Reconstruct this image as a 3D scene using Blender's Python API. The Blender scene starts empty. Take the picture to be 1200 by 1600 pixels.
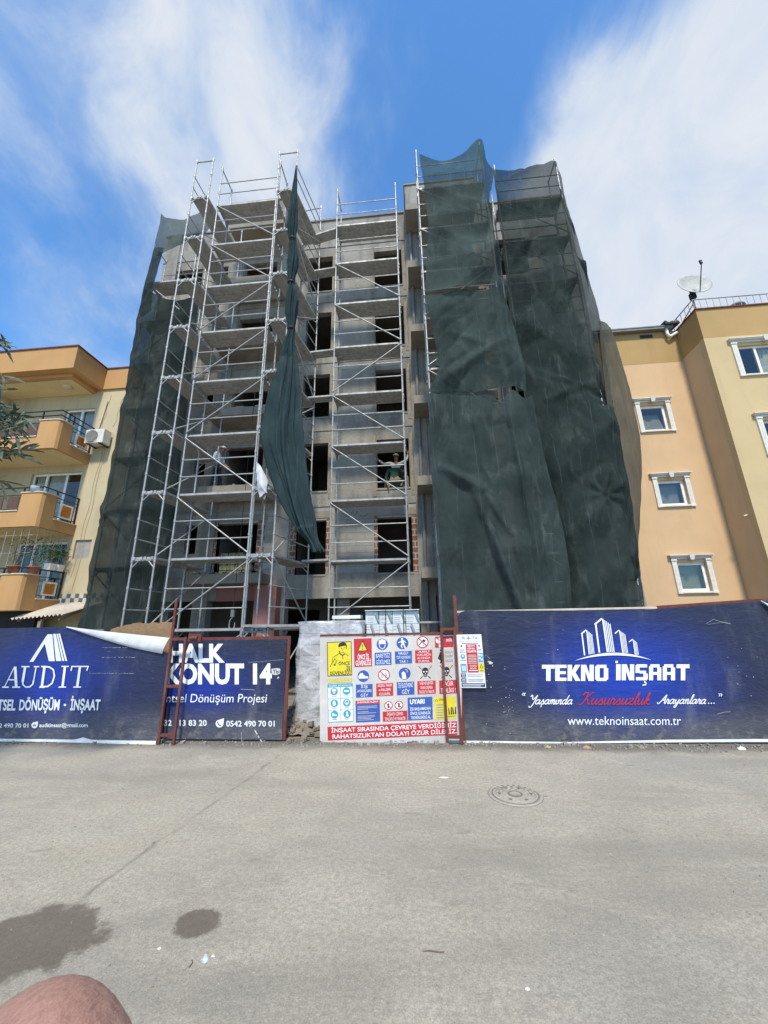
import bpy, bmesh, math, random
from mathutils import Vector, Matrix, noise
R = math.radians
random.seed(7)
C = bpy.context.scene.collection
SC = bpy.context.scene
# ------------------------------------------------------------------ camera
EYE = Vector((0, 0, 1.7)); FP = 600.0
_z = Vector((-.0176, -.96159, .27392)).normalized()
_x = Vector((.99575, -.04162, -.08213)); _x = (_x - _z * _x.dot(_z)).normalized()
_y = _z.cross(_x)
CAM = Matrix((_x, _y, _z))            # camera (right, down, forward) -> world
cd = bpy.data.cameras.new('camera'); cam = bpy.data.objects.new('camera', cd); C.objects.link(cam)
cd.sensor_fit = 'HORIZONTAL'; cd.sensor_width = 36; cd.lens = 18; cd.clip_start = .005; cd.clip_end = 3000
m3 = CAM @ Matrix(((1, 0, 0), (0, -1, 0), (0, 0, -1)))
cam.matrix_world = Matrix.Translation(EYE) @ m3.to_4x4()
SC.camera = cam
def ray(px, py): return CAM @ Vector(((px - 600) / FP, (py - 800) / FP, 1))
def at(px, py, Y): d = ray(px, py); return EYE + d * (Y / d.y)          # point of the photo at depth Y
def atZ(px, py, Z=0.): d = ray(px, py); return EYE + d * ((Z - EYE.z) / d.z)
# ------------------------------------------------------------------ sky, sun, exposure
SUN_EL, SUN_ROT = R(55), R(174)
w = bpy.data.worlds.new("World"); SC.world = w; w.use_nodes = True
NT = w.node_tree; N = NT.nodes; Lk = NT.links
for n in list(N): N.remove(n)
out = N.new('ShaderNodeOutputWorld'); bg = N.new('ShaderNodeBackground'); bg.inputs[1].default_value = .14
sky = N.new('ShaderNodeTexSky'); sky.sky_type = 'NISHITA'; sky.sun_disc = False
sky.sun_elevation = SUN_EL; sky.sun_rotation = SUN_ROT; sky.air_density = 1.0; sky.dust_density = .3; sky.ozone_density = 1.6
def wmath(op, a, b=None, c=None):
    n = N.new('ShaderNodeMath'); n.operation = op
    for i, v in enumerate((a, b, c)):
        if v is None: continue
        if isinstance(v, (int, float)): n.inputs[i].default_value = v
        else: Lk.new(v, n.inputs[i])
    return n.outputs[0]
tc = N.new('ShaderNodeTexCoord'); DIR = tc.outputs['Generated']
sep = N.new('ShaderNodeSeparateXYZ'); Lk.new(DIR, sep.inputs[0])
den = wmath('ADD', wmath('MAXIMUM', sep.outputs[2], 0.0), .25)
cu = wmath('DIVIDE', sep.outputs[0], den); cv = wmath('DIVIDE', sep.outputs[1], den)
cmb = N.new('ShaderNodeCombineXYZ'); Lk.new(cu, cmb.inputs[0]); Lk.new(cv, cmb.inputs[1])
def wnoise(scale, detail, rough, stretch=(1, 1, 1), dist=0., off=(0, 0, 0), rot=0.):
    mp = N.new('ShaderNodeMapping'); mp.inputs['Scale'].default_value = stretch; mp.inputs['Location'].default_value = off
    mp.inputs['Rotation'].default_value = (0, 0, rot)
    Lk.new(DIR, mp.inputs[0])
    t = N.new('ShaderNodeTexNoise'); t.inputs['Scale'].default_value = scale; t.inputs['Detail'].default_value = detail
    t.inputs['Roughness'].default_value = rough; t.inputs['Distortion'].default_value = dist
    Lk.new(mp.outputs[0], t.inputs['Vector']); return t.outputs[0]
def blob(px, py, r0, r1, wgt):           # soft patch of sky round a direction
    d = ray(px, py).normalized()
    vm = N.new('ShaderNodeVectorMath'); vm.operation = 'DOT_PRODUCT'; Lk.new(DIR, vm.inputs[0]); vm.inputs[1].default_value = d
    mr = N.new('ShaderNodeMapRange'); mr.interpolation_type = 'SMOOTHSTEP'
    Lk.new(vm.outputs['Value'], mr.inputs[0]); mr.inputs[1].default_value = math.cos(R(r1)); mr.inputs[2].default_value = math.cos(R(r0))
    mr.inputs[3].default_value = 0; mr.inputs[4].default_value = wgt
    return mr.outputs[0]
bias = None
for b in ((1130, 170, 6, 24, .40), (1060, 330, 6, 20, .20), (1180, 450, 4, 28, .42), (1010, 430, 3, 18, .26), (960, 210, 3, 12, .14), (190, 130, 3, 24, .13), (110, 240, 4, 19, .12), (350, 220, 4, 16, .14),
          (460, 120, 2, 14, .16), (190, 555, 3, 13, .30), (590, 180, 2, 12, .04), (760, 90, 1, 24, -.22), (910, 30, 3, 15, -.30), (880, 235, 2, 9, .14), (60, 455, 5, 17, -.3), (240, 420, 3, 10, -.10), (740, 240, 2, 10, -.14), (30, 40, 4, 18, -.05), (560, 60, 2, 10, -.05)):
    o = blob(*b); bias = o if bias is None else wmath('ADD', bias, o)
n1 = wnoise(2.4, 9, .58, (1, 1.0, 1.2), .5, (2.1, .4, 0))
n2 = wnoise(5.2, 10, .58, (1.25, .9, 1.0), .5, (0, 3, 0), .3)
n3 = wnoise(15, 9, .62, (1.3, .75, .8), .5, (5, 1, 0), .3)
nn = wmath('ADD', wmath('ADD', wmath('MULTIPLY', n1, .85), wmath('MULTIPLY', n2, .72)), wmath('MULTIPLY', n3, .24))
val = wmath('ADD', wmath('SUBTRACT', nn, .905), wmath('MULTIPLY', bias, 1.25))
mr = N.new('ShaderNodeMapRange'); mr.interpolation_type = 'SMOOTHSTEP'; Lk.new(val, mr.inputs[0])
mr.inputs[1].default_value = -.27; mr.inputs[2].default_value = .52; mr.inputs[3].default_value = .02; mr.inputs[4].default_value = .97
shd = wmath('ADD', wmath('MULTIPLY', mr.outputs[0], .62), wmath('MULTIPLY', wmath('SUBTRACT', n2, .5), 1.3))
cl = N.new('ShaderNodeValToRGB'); Lk.new(shd, cl.inputs[0])
cl.color_ramp.elements[0].color = (2.0, 2.6, 3.5, 1); cl.color_ramp.elements[0].position = .1
cl.color_ramp.elements[1].color = (3.35, 3.5, 3.7, 1); cl.color_ramp.elements[1].position = .85
skb = N.new('ShaderNodeMix'); skb.data_type = 'RGBA'; skb.blend_type = 'MULTIPLY'; skb.inputs[0].default_value = 1
Lk.new(sky.outputs[0], skb.inputs[6]); skb.inputs[7].default_value = (.52, .92, 1.2, 1)
mx = N.new('ShaderNodeMix'); mx.data_type = 'RGBA'; Lk.new(mr.outputs[0], mx.inputs[0]); Lk.new(skb.outputs[2], mx.inputs[6]); Lk.new(cl.outputs[0], mx.inputs[7])
Lk.new(mx.outputs[2], bg.inputs[0]); Lk.new(bg.outputs[0], out.inputs[0])
sd = bpy.data.lights.new('sun', 'SUN'); sun = bpy.data.objects.new('sun', sd); C.objects.link(sun)
sd.energy = 2.8; sd.angle = R(6); sd.color = (1, .92, .80)
sdir = Vector((math.sin(SUN_ROT) * math.cos(SUN_EL), math.cos(SUN_ROT) * math.cos(SUN_EL), math.sin(SUN_EL)))
sun.rotation_euler = sdir.to_track_quat('Z', 'Y').to_euler(); sun.location = (0, -20, 30)
SC.view_settings.view_transform = 'Standard'; SC.view_settings.look = 'None'; SC.view_settings.gamma = 1
SC.view_settings.exposure = 0.79
# ------------------------------------------------------------------ materials
def sc(r, g, b):                          # display colour -> linear
    f = lambda v: (v / 255 / 12.92) if v / 255 <= .04045 else ((v / 255 + .055) / 1.055) ** 2.4
    return (f(r), f(g), f(b))
class NB:
    def __init__(s, name):
        s.m = bpy.data.materials.new(name); s.m.use_nodes = True; s.t = s.m.node_tree; s.n = s.t.nodes; s.l = s.t.links
        s.b = s.n['Principled BSDF']; s.o = s.n['Material Output']; s.tc = s.n.new('ShaderNodeTexCoord'); s.v = s.tc.outputs['Object']
    def set(s, sock, v):
        if hasattr(v, 'is_linked') or isinstance(v, bpy.types.NodeSocket): s.l.new(v, sock)
        elif isinstance(v, tuple) and len(v) == 3 and sock.type == 'RGBA': sock.default_value = (*v, 1)
        else: sock.default_value = v
    def noise(s, scale, detail=4, rough=.55, stretch=None, dist=0, off=(0, 0, 0)):
        v = s.v
        if stretch or off != (0, 0, 0):
            mp = s.n.new('ShaderNodeMapping'); mp.inputs['Scale'].default_value = stretch or (1, 1, 1); mp.inputs['Location'].default_value = off
            s.l.new(v, mp.inputs[0]); v = mp.outputs[0]
        t = s.n.new('ShaderNodeTexNoise'); s.l.new(v, t.inputs['Vector']); t.inputs['Scale'].default_value = scale
        t.inputs['Detail'].default_value = detail; t.inputs['Roughness'].default_value = rough; t.inputs['Distortion'].default_value = dist
        return t.outputs[0]
    def math(s, op, a, b=0., c=None):
        n = s.n.new('ShaderNodeMath'); n.operation = op; s.set(n.inputs[0], a); s.set(n.inputs[1], b)
        if c is not None: s.set(n.inputs[2], c)
        return n.outputs[0]
    def rng(s, v, a, b, c=0., d=1.):
        n = s.n.new('ShaderNodeMapRange'); n.interpolation_type = 'SMOOTHSTEP'; s.set(n.inputs[0], v)
        for i, k in enumerate((a, b, c, d)): n.inputs[i + 1].default_value = k
        return n.outputs[0]
    def mix(s, f, a, b, mode='MIX'):
        n = s.n.new('ShaderNodeMix'); n.data_type = 'RGBA'; n.blend_type = mode; s.set(n.inputs[0], f)
        s.set(n.inputs[6], a); s.set(n.inputs[7], b); return n.outputs[2]
    def bump(s, h, strength=.3, dist=.01):
        n = s.n.new('ShaderNodeBump'); n.inputs['Strength'].default_value = strength; n.inputs['Distance'].default_value = dist
        s.l.new(h, n.inputs['Height']); s.l.new(n.outputs[0], s.b.inputs['Normal'])
    def fin(s, col, rough=.7, metal=0., spec=.3):
        s.set(s.b.inputs['Base Color'], col); s.set(s.b.inputs['Roughness'], rough); s.b.inputs['Metallic'].default_value = metal
        s.b.inputs['Specular IOR Level'].default_value = spec
        return s.m
MC = {}
def flat(name, col, rough=.6, metal=0., spec=.3, var=.12, scale=6):
    if name in MC: return MC[name]
    b = NB(name); f = b.rng(b.noise(scale, 5), .3, .7)
    c = b.mix(f, tuple(x * (1 - var) for x in col), tuple(min(1, x * (1 + var)) for x in col))
    MC[name] = b.fin(c, rough, metal, spec); return MC[name]
def concrete(name, base, dark, scale=1., streak=.5, bump=.4):
    b = NB(name)
    a = b.rng(b.noise(.9 * scale, 6, .6), .3, .72); s = b.rng(b.noise(2.2 * scale, 5, .6, (1, 1, .16), .4), .42, .75)
    g = b.noise(38, 3, .6); p = b.rng(b.noise(5 * scale, 6, .7, None, 0, (4, 1, 2)), .52, .68)
    c = b.mix(a, base, tuple(x * .74 for x in base)); c = b.mix(b.math('MULTIPLY', s, streak), c, dark)
    c = b.mix(b.math('MULTIPLY', p, .3), c, tuple(min(1, x * 1.35) for x in base)); c = b.mix(.25, c, b.mix(g, dark, base))
    b.bump(b.math('ADD', g, b.math('MULTIPLY', b.noise(9, 4), 1.6)), bump, .012)
    return b.fin(c, .9, 0, .15)
M = {}
M['concrete'] = concrete('concrete', (.34, .315, .272), (.13, .12, .103), 1., .8, .9)
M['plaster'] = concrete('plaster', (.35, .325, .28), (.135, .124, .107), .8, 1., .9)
M['soffit'] = concrete('soffit', (.30, .265, .215), (.14, .12, .095), 1.2, .4)
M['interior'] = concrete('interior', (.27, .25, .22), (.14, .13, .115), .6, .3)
def blockwall():
    b = NB('blockwork'); t = b.n.new('ShaderNodeTexBrick'); mp = b.n.new('ShaderNodeMapping'); mp.inputs['Rotation'].default_value = (R(90), 0, 0)
    b.l.new(b.v, mp.inputs[0]); b.l.new(mp.outputs[0], t.inputs['Vector'])
    t.inputs['Scale'].default_value = 1; t.inputs['Brick Width'].default_value = .6; t.inputs['Row Height'].default_value = .22; t.inputs['Mortar Size'].default_value = .008
    t.inputs['Color1'].default_value = (.34, .325, .29, 1); t.inputs['Color2'].default_value = (.29, .275, .25, 1); t.inputs['Mortar'].default_value = (.19, .18, .165, 1)
    f = b.rng(b.noise(3, 5), .35, .7); c = b.mix(b.math('MULTIPLY', f, .5), t.outputs[0], (.22, .205, .18))
    b.bump(b.math('MULTIPLY', t.outputs[1], -1.), .5, .01); return b.fin(c, .92, 0, .1)
M['block'] = blockwall()
def redbrick():
    b = NB('red_brick'); t = b.n.new('ShaderNodeTexBrick'); mp = b.n.new('ShaderNodeMapping'); mp.inputs['Rotation'].default_value = (R(90), 0, 0)
    b.l.new(b.v, mp.inputs[0]); b.l.new(mp.outputs[0], t.inputs['Vector'])
    t.inputs['Scale'].default_value = 1; t.inputs['Brick Width'].default_value = .25; t.inputs['Row Height'].default_value = .19; t.inputs['Mortar Size'].default_value = .018
    t.inputs['Color1'].default_value = (.22, .10, .065, 1); t.inputs['Color2'].default_value = (.165, .075, .052, 1); t.inputs['Mortar'].default_value = (.33, .3, .26, 1)
    f = b.rng(b.noise(9, 4), .5, .7); return b.fin(b.mix(b.math('MULTIPLY', f, .5), t.outputs[0], (.3, .27, .22)), .9, 0, .1)
M['brick'] = redbrick()
M['pink'] = concrete('pink_wall', (.36, .17, .15), (.22, .11, .1), 1, .4, .15)
def galv(name, c0, c1, rough=.45, metal=.55, bmp=.15, dust=.45):
    b = NB(name); f = b.rng(b.noise(7, 5, .6), .35, .7); g = b.rng(b.noise(2.5, 4, .6, (1, 1, .6), 0, (3, 3, 1)), .55, .7)
    c = b.mix(f, c0, c1); c = b.mix(b.math('MULTIPLY', g, dust), c, (.4, .37, .32))
    if bmp: b.bump(b.noise(60, 2), bmp, .002)
    return b.fin(c, b.math('ADD', b.math('MULTIPLY', f, .2), rough), metal, .4)
M['tube'] = galv('galvanised_tube', (.42, .42, .405), (.29, .29, .28), .45, .4)
M['deck'] = galv('galvanised_deck', (.42, .41, .39), (.28, .275, .26), .55, .25, 0.)
M['rust'] = galv('red_oxide_steel', (.155, .045, .035), (.11, .03, .025), .55, .05, .15, .08)
def netmat(name, c, c2, hole, holevar=.12, dust=.25, zg=None):
    b = NB(name); f = b.rng(b.noise(1.1, 6, .62, (1, 1, .7)), .3, .72); d = b.rng(b.noise(2.4, 6, .68, (1, 1, .35), .6, (3, 1, 5)), .5, .75)
    col = b.mix(f, c, c2); col = b.mix(b.math('MULTIPLY', d, dust), col, (.19, .21, .195))
    sx = b.n.new('ShaderNodeSeparateXYZ'); b.l.new(b.v, sx.inputs[0]); fx = b.math('FRACT', b.math('ADD', b.math('MULTIPLY', sx.outputs[0], 1.9), b.math('MULTIPLY', b.noise(.7, 3), .5)))
    seam = b.math('MULTIPLY', b.rng(b.math('ABSOLUTE', b.math('SUBTRACT', fx, .5)), .0, .022, 1., 0.), b.rng(b.noise(1.4, 3, .6, None, 0, (5, 2, 9)), .4, .6)); col = b.mix(b.math('MULTIPLY', seam, .35), col, (.2, .23, .215))
    sp = b.rng(b.noise(16, 3, .7, (1, 1, .45), 0, (9, 2, 2)), .745, .765); sp = b.math('MULTIPLY', sp, b.rng(b.noise(1.3, 2, .5, None, 0, (2, 7, 1)), .5, .62))
    col = b.mix(b.math('MULTIPLY', sp, .6), col, (.5, .52, .5))
    df = b.n.new('ShaderNodeBsdfDiffuse'); b.set(df.inputs[0], col); tl = b.n.new('ShaderNodeBsdfTranslucent'); b.set(tl.inputs[0], col)
    m1 = b.n.new('ShaderNodeMixShader'); m1.inputs[0].default_value = .3; b.l.new(df.outputs[0], m1.inputs[1]); b.l.new(tl.outputs[0], m1.inputs[2])
    tr = b.n.new('ShaderNodeBsdfTransparent'); m2 = b.n.new('ShaderNodeMixShader')
    h = b.math('ADD', b.math('MULTIPLY', b.math('SUBTRACT', b.noise(.8, 4, .6, None, 0, (1, 8, 3)), .5), holevar * 2), hole)
    if zg: h = b.math('ADD', h, b.rng(sx.outputs[2], zg[0], zg[1], 0., zg[2]))
    b.l.new(h, m2.inputs[0]); b.l.new(m1.outputs[0], m2.inputs[1]); b.l.new(tr.outputs[0], m2.inputs[2])
    bp = b.n.new('ShaderNodeBump'); bp.inputs['Strength'].default_value = .8; bp.inputs['Distance'].default_value = .06
    b.l.new(b.math('ADD', b.noise(2.2, 7, .6, (1, 1, .5), 1.2), b.math('MULTIPLY', b.noise(7, 4, .6, (1.6, 1, .3), .6), .22)), bp.inputs['Height']); b.l.new(bp.outputs[0], df.inputs['Normal'])
    b.l.new(m2.outputs[0], b.o.inputs[0]); return b.m
M['net_top'] = netmat('net_green', (.068, .105, .094), (.046, .074, .066), .20, .1)
M['net_up'] = netmat('net_green_upper', (.080, .108, .099), (.052, .073, .067), .19, .08)
M['net_up_dark'] = netmat('net_dark_upper', (.044, .060, .055), (.026, .037, .034), .065, .06, .25, (6.5, 12.5, .12))
M['net_mid'] = netmat('net_green_dense', (.066, .090, .083), (.036, .053, .048), .12, .06)
M['net_low'] = netmat('net_green_dusty', (.062, .083, .078), (.034, .047, .044), .085, .05, .4)
M['net_dark'] = netmat('net_dark', (.045, .056, .053), (.027, .035, .033), .05, .05, .3)
M['net_left'] = netmat('net_left', (.034, .046, .043), (.020, .028, .026), .055, .08, .25)
M['net_olive'] = netmat('net_olive', (.15, .135, .10), (.10, .095, .075), .08, .06, .3)
M['net_teal'] = netmat('net_teal', (.050, .080, .083), (.034, .056, .060), .04, .02, .2)
M['white'] = flat('white_paint', (.78, .77, .74), .5)
M['white_cloth'] = flat('white_cloth', (.55, .56, .59), .8); M['flap'] = flat('banner_back', (.55, .55, .56), .6)
M['black'] = flat('black_steel', (.025, .023, .022), .5)
M['dark'] = flat('dark_gap', (.03, .028, .026), .8)
M['pvc'] = flat('grey_pvc_pipe', (.2, .195, .185), .5)
M['wood'] = flat('weathered_batten', (.24, .2, .15), .85, var=.25, scale=9)
M['skin'] = flat('skin', (.42, .22, .15), .55)
def paint(name, c, stain, amt=.35):
    b = NB(name); a = b.rng(b.noise(.7, 5, .6), .35, .75); s = b.rng(b.noise(2.2, 7, .66, (1, 1, .13), .6), .48, .74); g = b.noise(70, 2)
    col = b.mix(a, c, tuple(x * .9 for x in c)); col = b.mix(b.math('MULTIPLY', s, amt), col, stain)
    b.bump(g, .25, .006); return b.fin(col, .88, 0, .15)
M['cream'] = paint('cream_wall', (.52, .435, .275), (.32, .25, .165), .5)
M['orange'] = paint('orange_wall', (.50, .285, .12), (.36, .21, .105), .4)
M['peach'] = paint('peach_wall', (.60, .40, .225), (.48, .325, .195), .4)
M['ochre'] = paint('ochre_band', (.43, .28, .12), (.34, .22, .10), .4)
M['yellow'] = paint('yellow_wall', (.55, .415, .225), (.43, .32, .19), .45)
M['ceil'] = paint('cream_soffit', (.7, .58, .34), (.5, .4, .24), .3)
M['stone'] = flat('pale_sill', (.6, .5, .38), .6)
def glass(name, tint, refl):
    b = NB(name); tr = b.n.new('ShaderNodeBsdfTransparent'); tr.inputs[0].default_value = (*tint, 1)
    g = b.n.new('ShaderNodeBsdfGlossy'); g.inputs['Roughness'].default_value = .04; g.inputs[0].default_value = (.9, .92, .95, 1)
    m = b.n.new('ShaderNodeMixShader'); m.inputs[0].default_value = refl
    b.l.new(tr.outputs[0], m.inputs[1]); b.l.new(g.outputs[0], m.inputs[2]); b.l.new(m.outputs[0], b.o.inputs[0]); return b.m
M['glass'] = glass('window_glass', (.78, .80, .77), .06)
M['curtain'] = flat('curtain', (.75, .74, .68), .9, scale=3)
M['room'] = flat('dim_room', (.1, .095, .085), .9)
# road: worn asphalt with a seam, two wet patches
def roadmat():
    b = NB('worn_asphalt'); b.v = b.tc.outputs['Object']
    a = b.rng(b.noise(.4, 7, .62), .32, .68); p = b.rng(b.noise(1.5, 9, .68, (1, 1.5, 1), .4), .38, .66); g = b.noise(30, 9, .8); g2 = b.noise(170, 4, .7)
    tr = b.rng(b.noise(.55, 7, .62, (.3, 2.2, 1), .4, (3, 2, 0)), .46, .66); bl = b.rng(b.noise(.8, 6, .6, None, 0, (11, 4, 1)), .5, .66)
    c = b.mix(a, (.44, .388, .293), (.305, .28, .225)); c = b.mix(b.math('MULTIPLY', p, .65), c, (.50, .445, .345))
    c = b.mix(b.math('MULTIPLY', tr, .6), c, (.25, .228, .18)); c = b.mix(b.math('MULTIPLY', bl, .35), c, (.36, .34, .29))
    c = b.mix(b.rng(g, .35, .65, .0, .65), c, (.2, .185, .155)); c = b.mix(b.math('MULTIPLY', b.rng(g2, .5, .75), .5), c, (.5, .47, .4))
    k2 = b.rng(b.noise(95, 3, .65, None, 0, (2, 2, 6)), .32, .68); c = b.mix(.55, c, b.mix(k2, b.mix(1., c, (.72, .71, .70), 'MULTIPLY'), b.mix(1., c, (1.26, 1.25, 1.23), 'MULTIPLY')))
    c = b.mix(b.math('MULTIPLY', b.rng(b.noise(60, 3, .6, None, 0, (7, 5, 2)), .66, .72), .75), c, (.12, .108, .09))
    c = b.mix(b.math('MULTIPLY', b.rng(b.noise(42, 3, .6, None, 0, (1, 9, 2)), .70, .74), .75), c, (.55, .52, .46))
    c = b.mix(b.math('MULTIPLY', b.rng(b.noise(2.6, 9, .75, (1, 1.6, 1), .3, (4, 9, 2)), .57, .70), .6), c, (.19, .17, .14))
    sp = b.n.new('ShaderNodeSeparateXYZ'); b.l.new(b.v, sp.inputs[0]); X, Y = sp.outputs[0], sp.outputs[1]
    wob = b.math('MULTIPLY', b.math('SUBTRACT', b.noise(2.2, 5, .7), .5), .5)
    def wet(cx, cy, rx, ry, ang):
        dx = b.math('SUBTRACT', X, cx); dy = b.math('SUBTRACT', Y, cy); ca, sa = math.cos(ang), math.sin(ang)
        u = b.math('DIVIDE', b.math('ADD', b.math('MULTIPLY', dx, ca), b.math('MULTIPLY', dy, sa)), rx)
        v = b.math('DIVIDE', b.math('SUBTRACT', b.math('MULTIPLY', dy, ca), b.math('MULTIPLY', dx, sa)), ry)
        d = b.math('SQRT', b.math('ADD', b.math('MULTIPLY', u, u), b.math('MULTIPLY', v, v)))
        d = b.math('ADD', d, b.math('MULTIPLY', wob, 2.2)); d = b.math('ADD', d, b.math('MULTIPLY', b.math('SUBTRACT', b.noise(9, 7, .75), .5), 1.1))
        return b.rng(d, .85, 1.12, 1., 0.)
    q1 = atZ(60, 1470); q2 = atZ(306, 1443)
    wm = b.math('MAXIMUM', wet(q1.x - .05, q1.y, .40, .27, .1), wet(q2.x, q2.y, .14, .11, -.2))
    wm = b.math('MULTIPLY', wm, b.rng(g2, .8, .6, .55, 1.)) if False else wm
    c = b.mix(b.math('MULTIPLY', wm, b.rng(g2, .74, .62, .1, .72)), c, (.095, .072, .048))
    A, B_ = atZ(440, 1178), atZ(60, 1450); dv = (B_ - A).normalized()
    dl = b.math('ADD', b.math('MULTIPLY', b.math('SUBTRACT', X, A.x), -dv.y), b.math('MULTIPLY', b.math('SUBTRACT', Y, A.y), dv.x))
    dl = b.math('ABSOLUTE', b.math('ADD', dl, b.math('MULTIPLY', wob, .5)))
    seam = b.math('MULTIPLY', b.rng(b.math('ADD', dl, b.math('MULTIPLY', b.math('SUBTRACT', b.noise(30, 4, .7), .5), .05)), .0, .03, 1., 0.), b.rng(b.noise(3, 4, .7, None, 0, (9, 0, 0)), .35, .6))
    c = b.mix(b.math('MULTIPLY', seam, .6), c, (.14, .125, .1))
    edge = b.rng(b.math('ADD', Y, b.math('MULTIPLY', wob, 1.2)), 5.8, 6.2, 0., .9); c = b.mix(edge, c, (.135, .12, .095))  # dirt along the fence foot, darkened further as a painted contact shadow
    b.bump(b.math('ADD', g, b.math('MULTIPLY', g2, .35)), .7, .01)
    return b.fin(c, b.math('SUBTRACT', .88, b.math('MULTIPLY', wm, .45)), 0, .25)
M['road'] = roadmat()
M['dirt'] = concrete('site_dirt', (.25, .21, .16), (.13, .11, .085), 2, .3, 1.)
# ------------------------------------------------------------------ mesh helpers
class MB:
    def __init__(s): s.v = []; s.f = []; s.mi = []; s.sm = []
    def add(s, vs, fs, mi=0, sm=False):
        k = len(s.v); s.v += [Vector(p) for p in vs]
        for f in fs: s.f.append([k + i for i in f]); s.mi.append(mi); s.sm.append(sm)
        return s
    def box(s, x0, x1, y0, y1, z0, z1, mi=0):
        v = [(x, y, z) for z in (z0, z1) for y in (y0, y1) for x in (x0, x1)]
        return s.add(v, [(0, 2, 3, 1), (4, 5, 7, 6), (0, 1, 5, 4), (2, 6, 7, 3), (0, 4, 6, 2), (1, 3, 7, 5)], mi)
    def hexa(s, bot, top, mi=0):          # two quads
        return s.add(list(bot) + list(top), [(3, 2, 1, 0), (4, 5, 6, 7), (0, 1, 5, 4), (1, 2, 6, 5), (2, 3, 7, 6), (3, 0, 4, 7)], mi)
    def bar(s, p, q, wd, ht, mi=0, up=Vector((0, 0, 1))):
        p, q = Vector(p), Vector(q); d = (q - p).normalized(); a = d.cross(up)
        if a.length < 1e-4: a = Vector((1, 0, 0))
        a = a.normalized() * wd / 2; b = a.cross(d).normalized() * ht / 2
        return s.hexa([p - a - b, p + a - b, p + a + b, p - a + b], [q - a - b, q + a - b, q + a + b, q - a + b], mi)
    def tube(s, p, q, r, n=8, mi=0, r2=None, cap=True):
        p, q = Vector(p), Vector(q); d = (q - p).normalized(); a = d.cross(Vector((.3, .2, .93)))
        if a.length < .05: a = d.cross(Vector((1, 0, 0)))
        a.normalize(); b = d.cross(a); r2 = r if r2 is None else r2; k = len(s.v); vs = []
        for c, rr in ((p, r), (q, r2)):
            for i in range(n): t = 2 * math.pi * i / n; vs.append(c + (a * math.cos(t) + b * math.sin(t)) * rr)
        s.add(vs, [(i, (i + 1) % n, n + (i + 1) % n, n + i) for i in range(n)], mi, True)
        if cap: s.add(vs[:n], [tuple(reversed(range(n)))], mi); s.add(vs[n:], [tuple(range(n))], mi)
        return s
    def path(s, pts, r, n=6, mi=0):
        for a, b in zip(pts, pts[1:]): s.tube(a, b, r, n, mi)
        return s
    def grid(s, rows, mi=0, sm=True, closed=False):
        nu = len(rows[0]); vs = [p for r in rows for p in r]; fs = []
        for j in range(len(rows) - 1):
            for i in range(nu - (0 if closed else 1)):
                i2 = (i + 1) % nu; fs.append((j * nu + i, j * nu + i2, (j + 1) * nu + i2, (j + 1) * nu + i))
        return s.add(vs, fs, mi, sm)
    def lathe(s, c, prof, n=20, mi=0):
        return s.grid([[Vector(c) + Vector((r * math.cos(2 * math.pi * i / n), r * math.sin(2 * math.pi * i / n), z)) for i in range(n)] for r, z in prof], mi, True, True)
    def build(s, name, mat, parent=None, label=None):
        me = bpy.data.meshes.new(name); mn = Vector([min(p[i] for p in s.v) for i in range(3)]); mxx = Vector([max(p[i] for p in s.v) for i in range(3)])
        c = Vector(((mn.x + mxx.x) / 2, (mn.y + mxx.y) / 2, mn.z))
        me.from_pydata([p - c for p in s.v], [], s.f)
        for m in (mat if isinstance(mat, (list, tuple)) else [mat]): me.materials.append(m)
        me.polygons.foreach_set('material_index', s.mi); me.polygons.foreach_set('use_smooth', s.sm); me.update()
        o = bpy.data.objects.new(name, me); C.objects.link(o); o['_w'] = c[:]
        if parent is not None: o.parent = parent; o.location = c - Vector(parent['_w'][:])
        else: o.location = c
        if label: o['label'] = label
        return o
def tag(o, label, cat, group=None):
    o['label'] = label; o['category'] = cat
    if group: o['group'] = group
    return o
def thing(name, label, cat, loc, group=None):
    o = bpy.data.objects.new(name, None); C.objects.link(o); o.location = loc; o['_w'] = tuple(loc); o.empty_display_size = .2
    return tag(o, label, cat, group)
def struct(o, kind='structure'): o['kind'] = kind; return o
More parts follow.
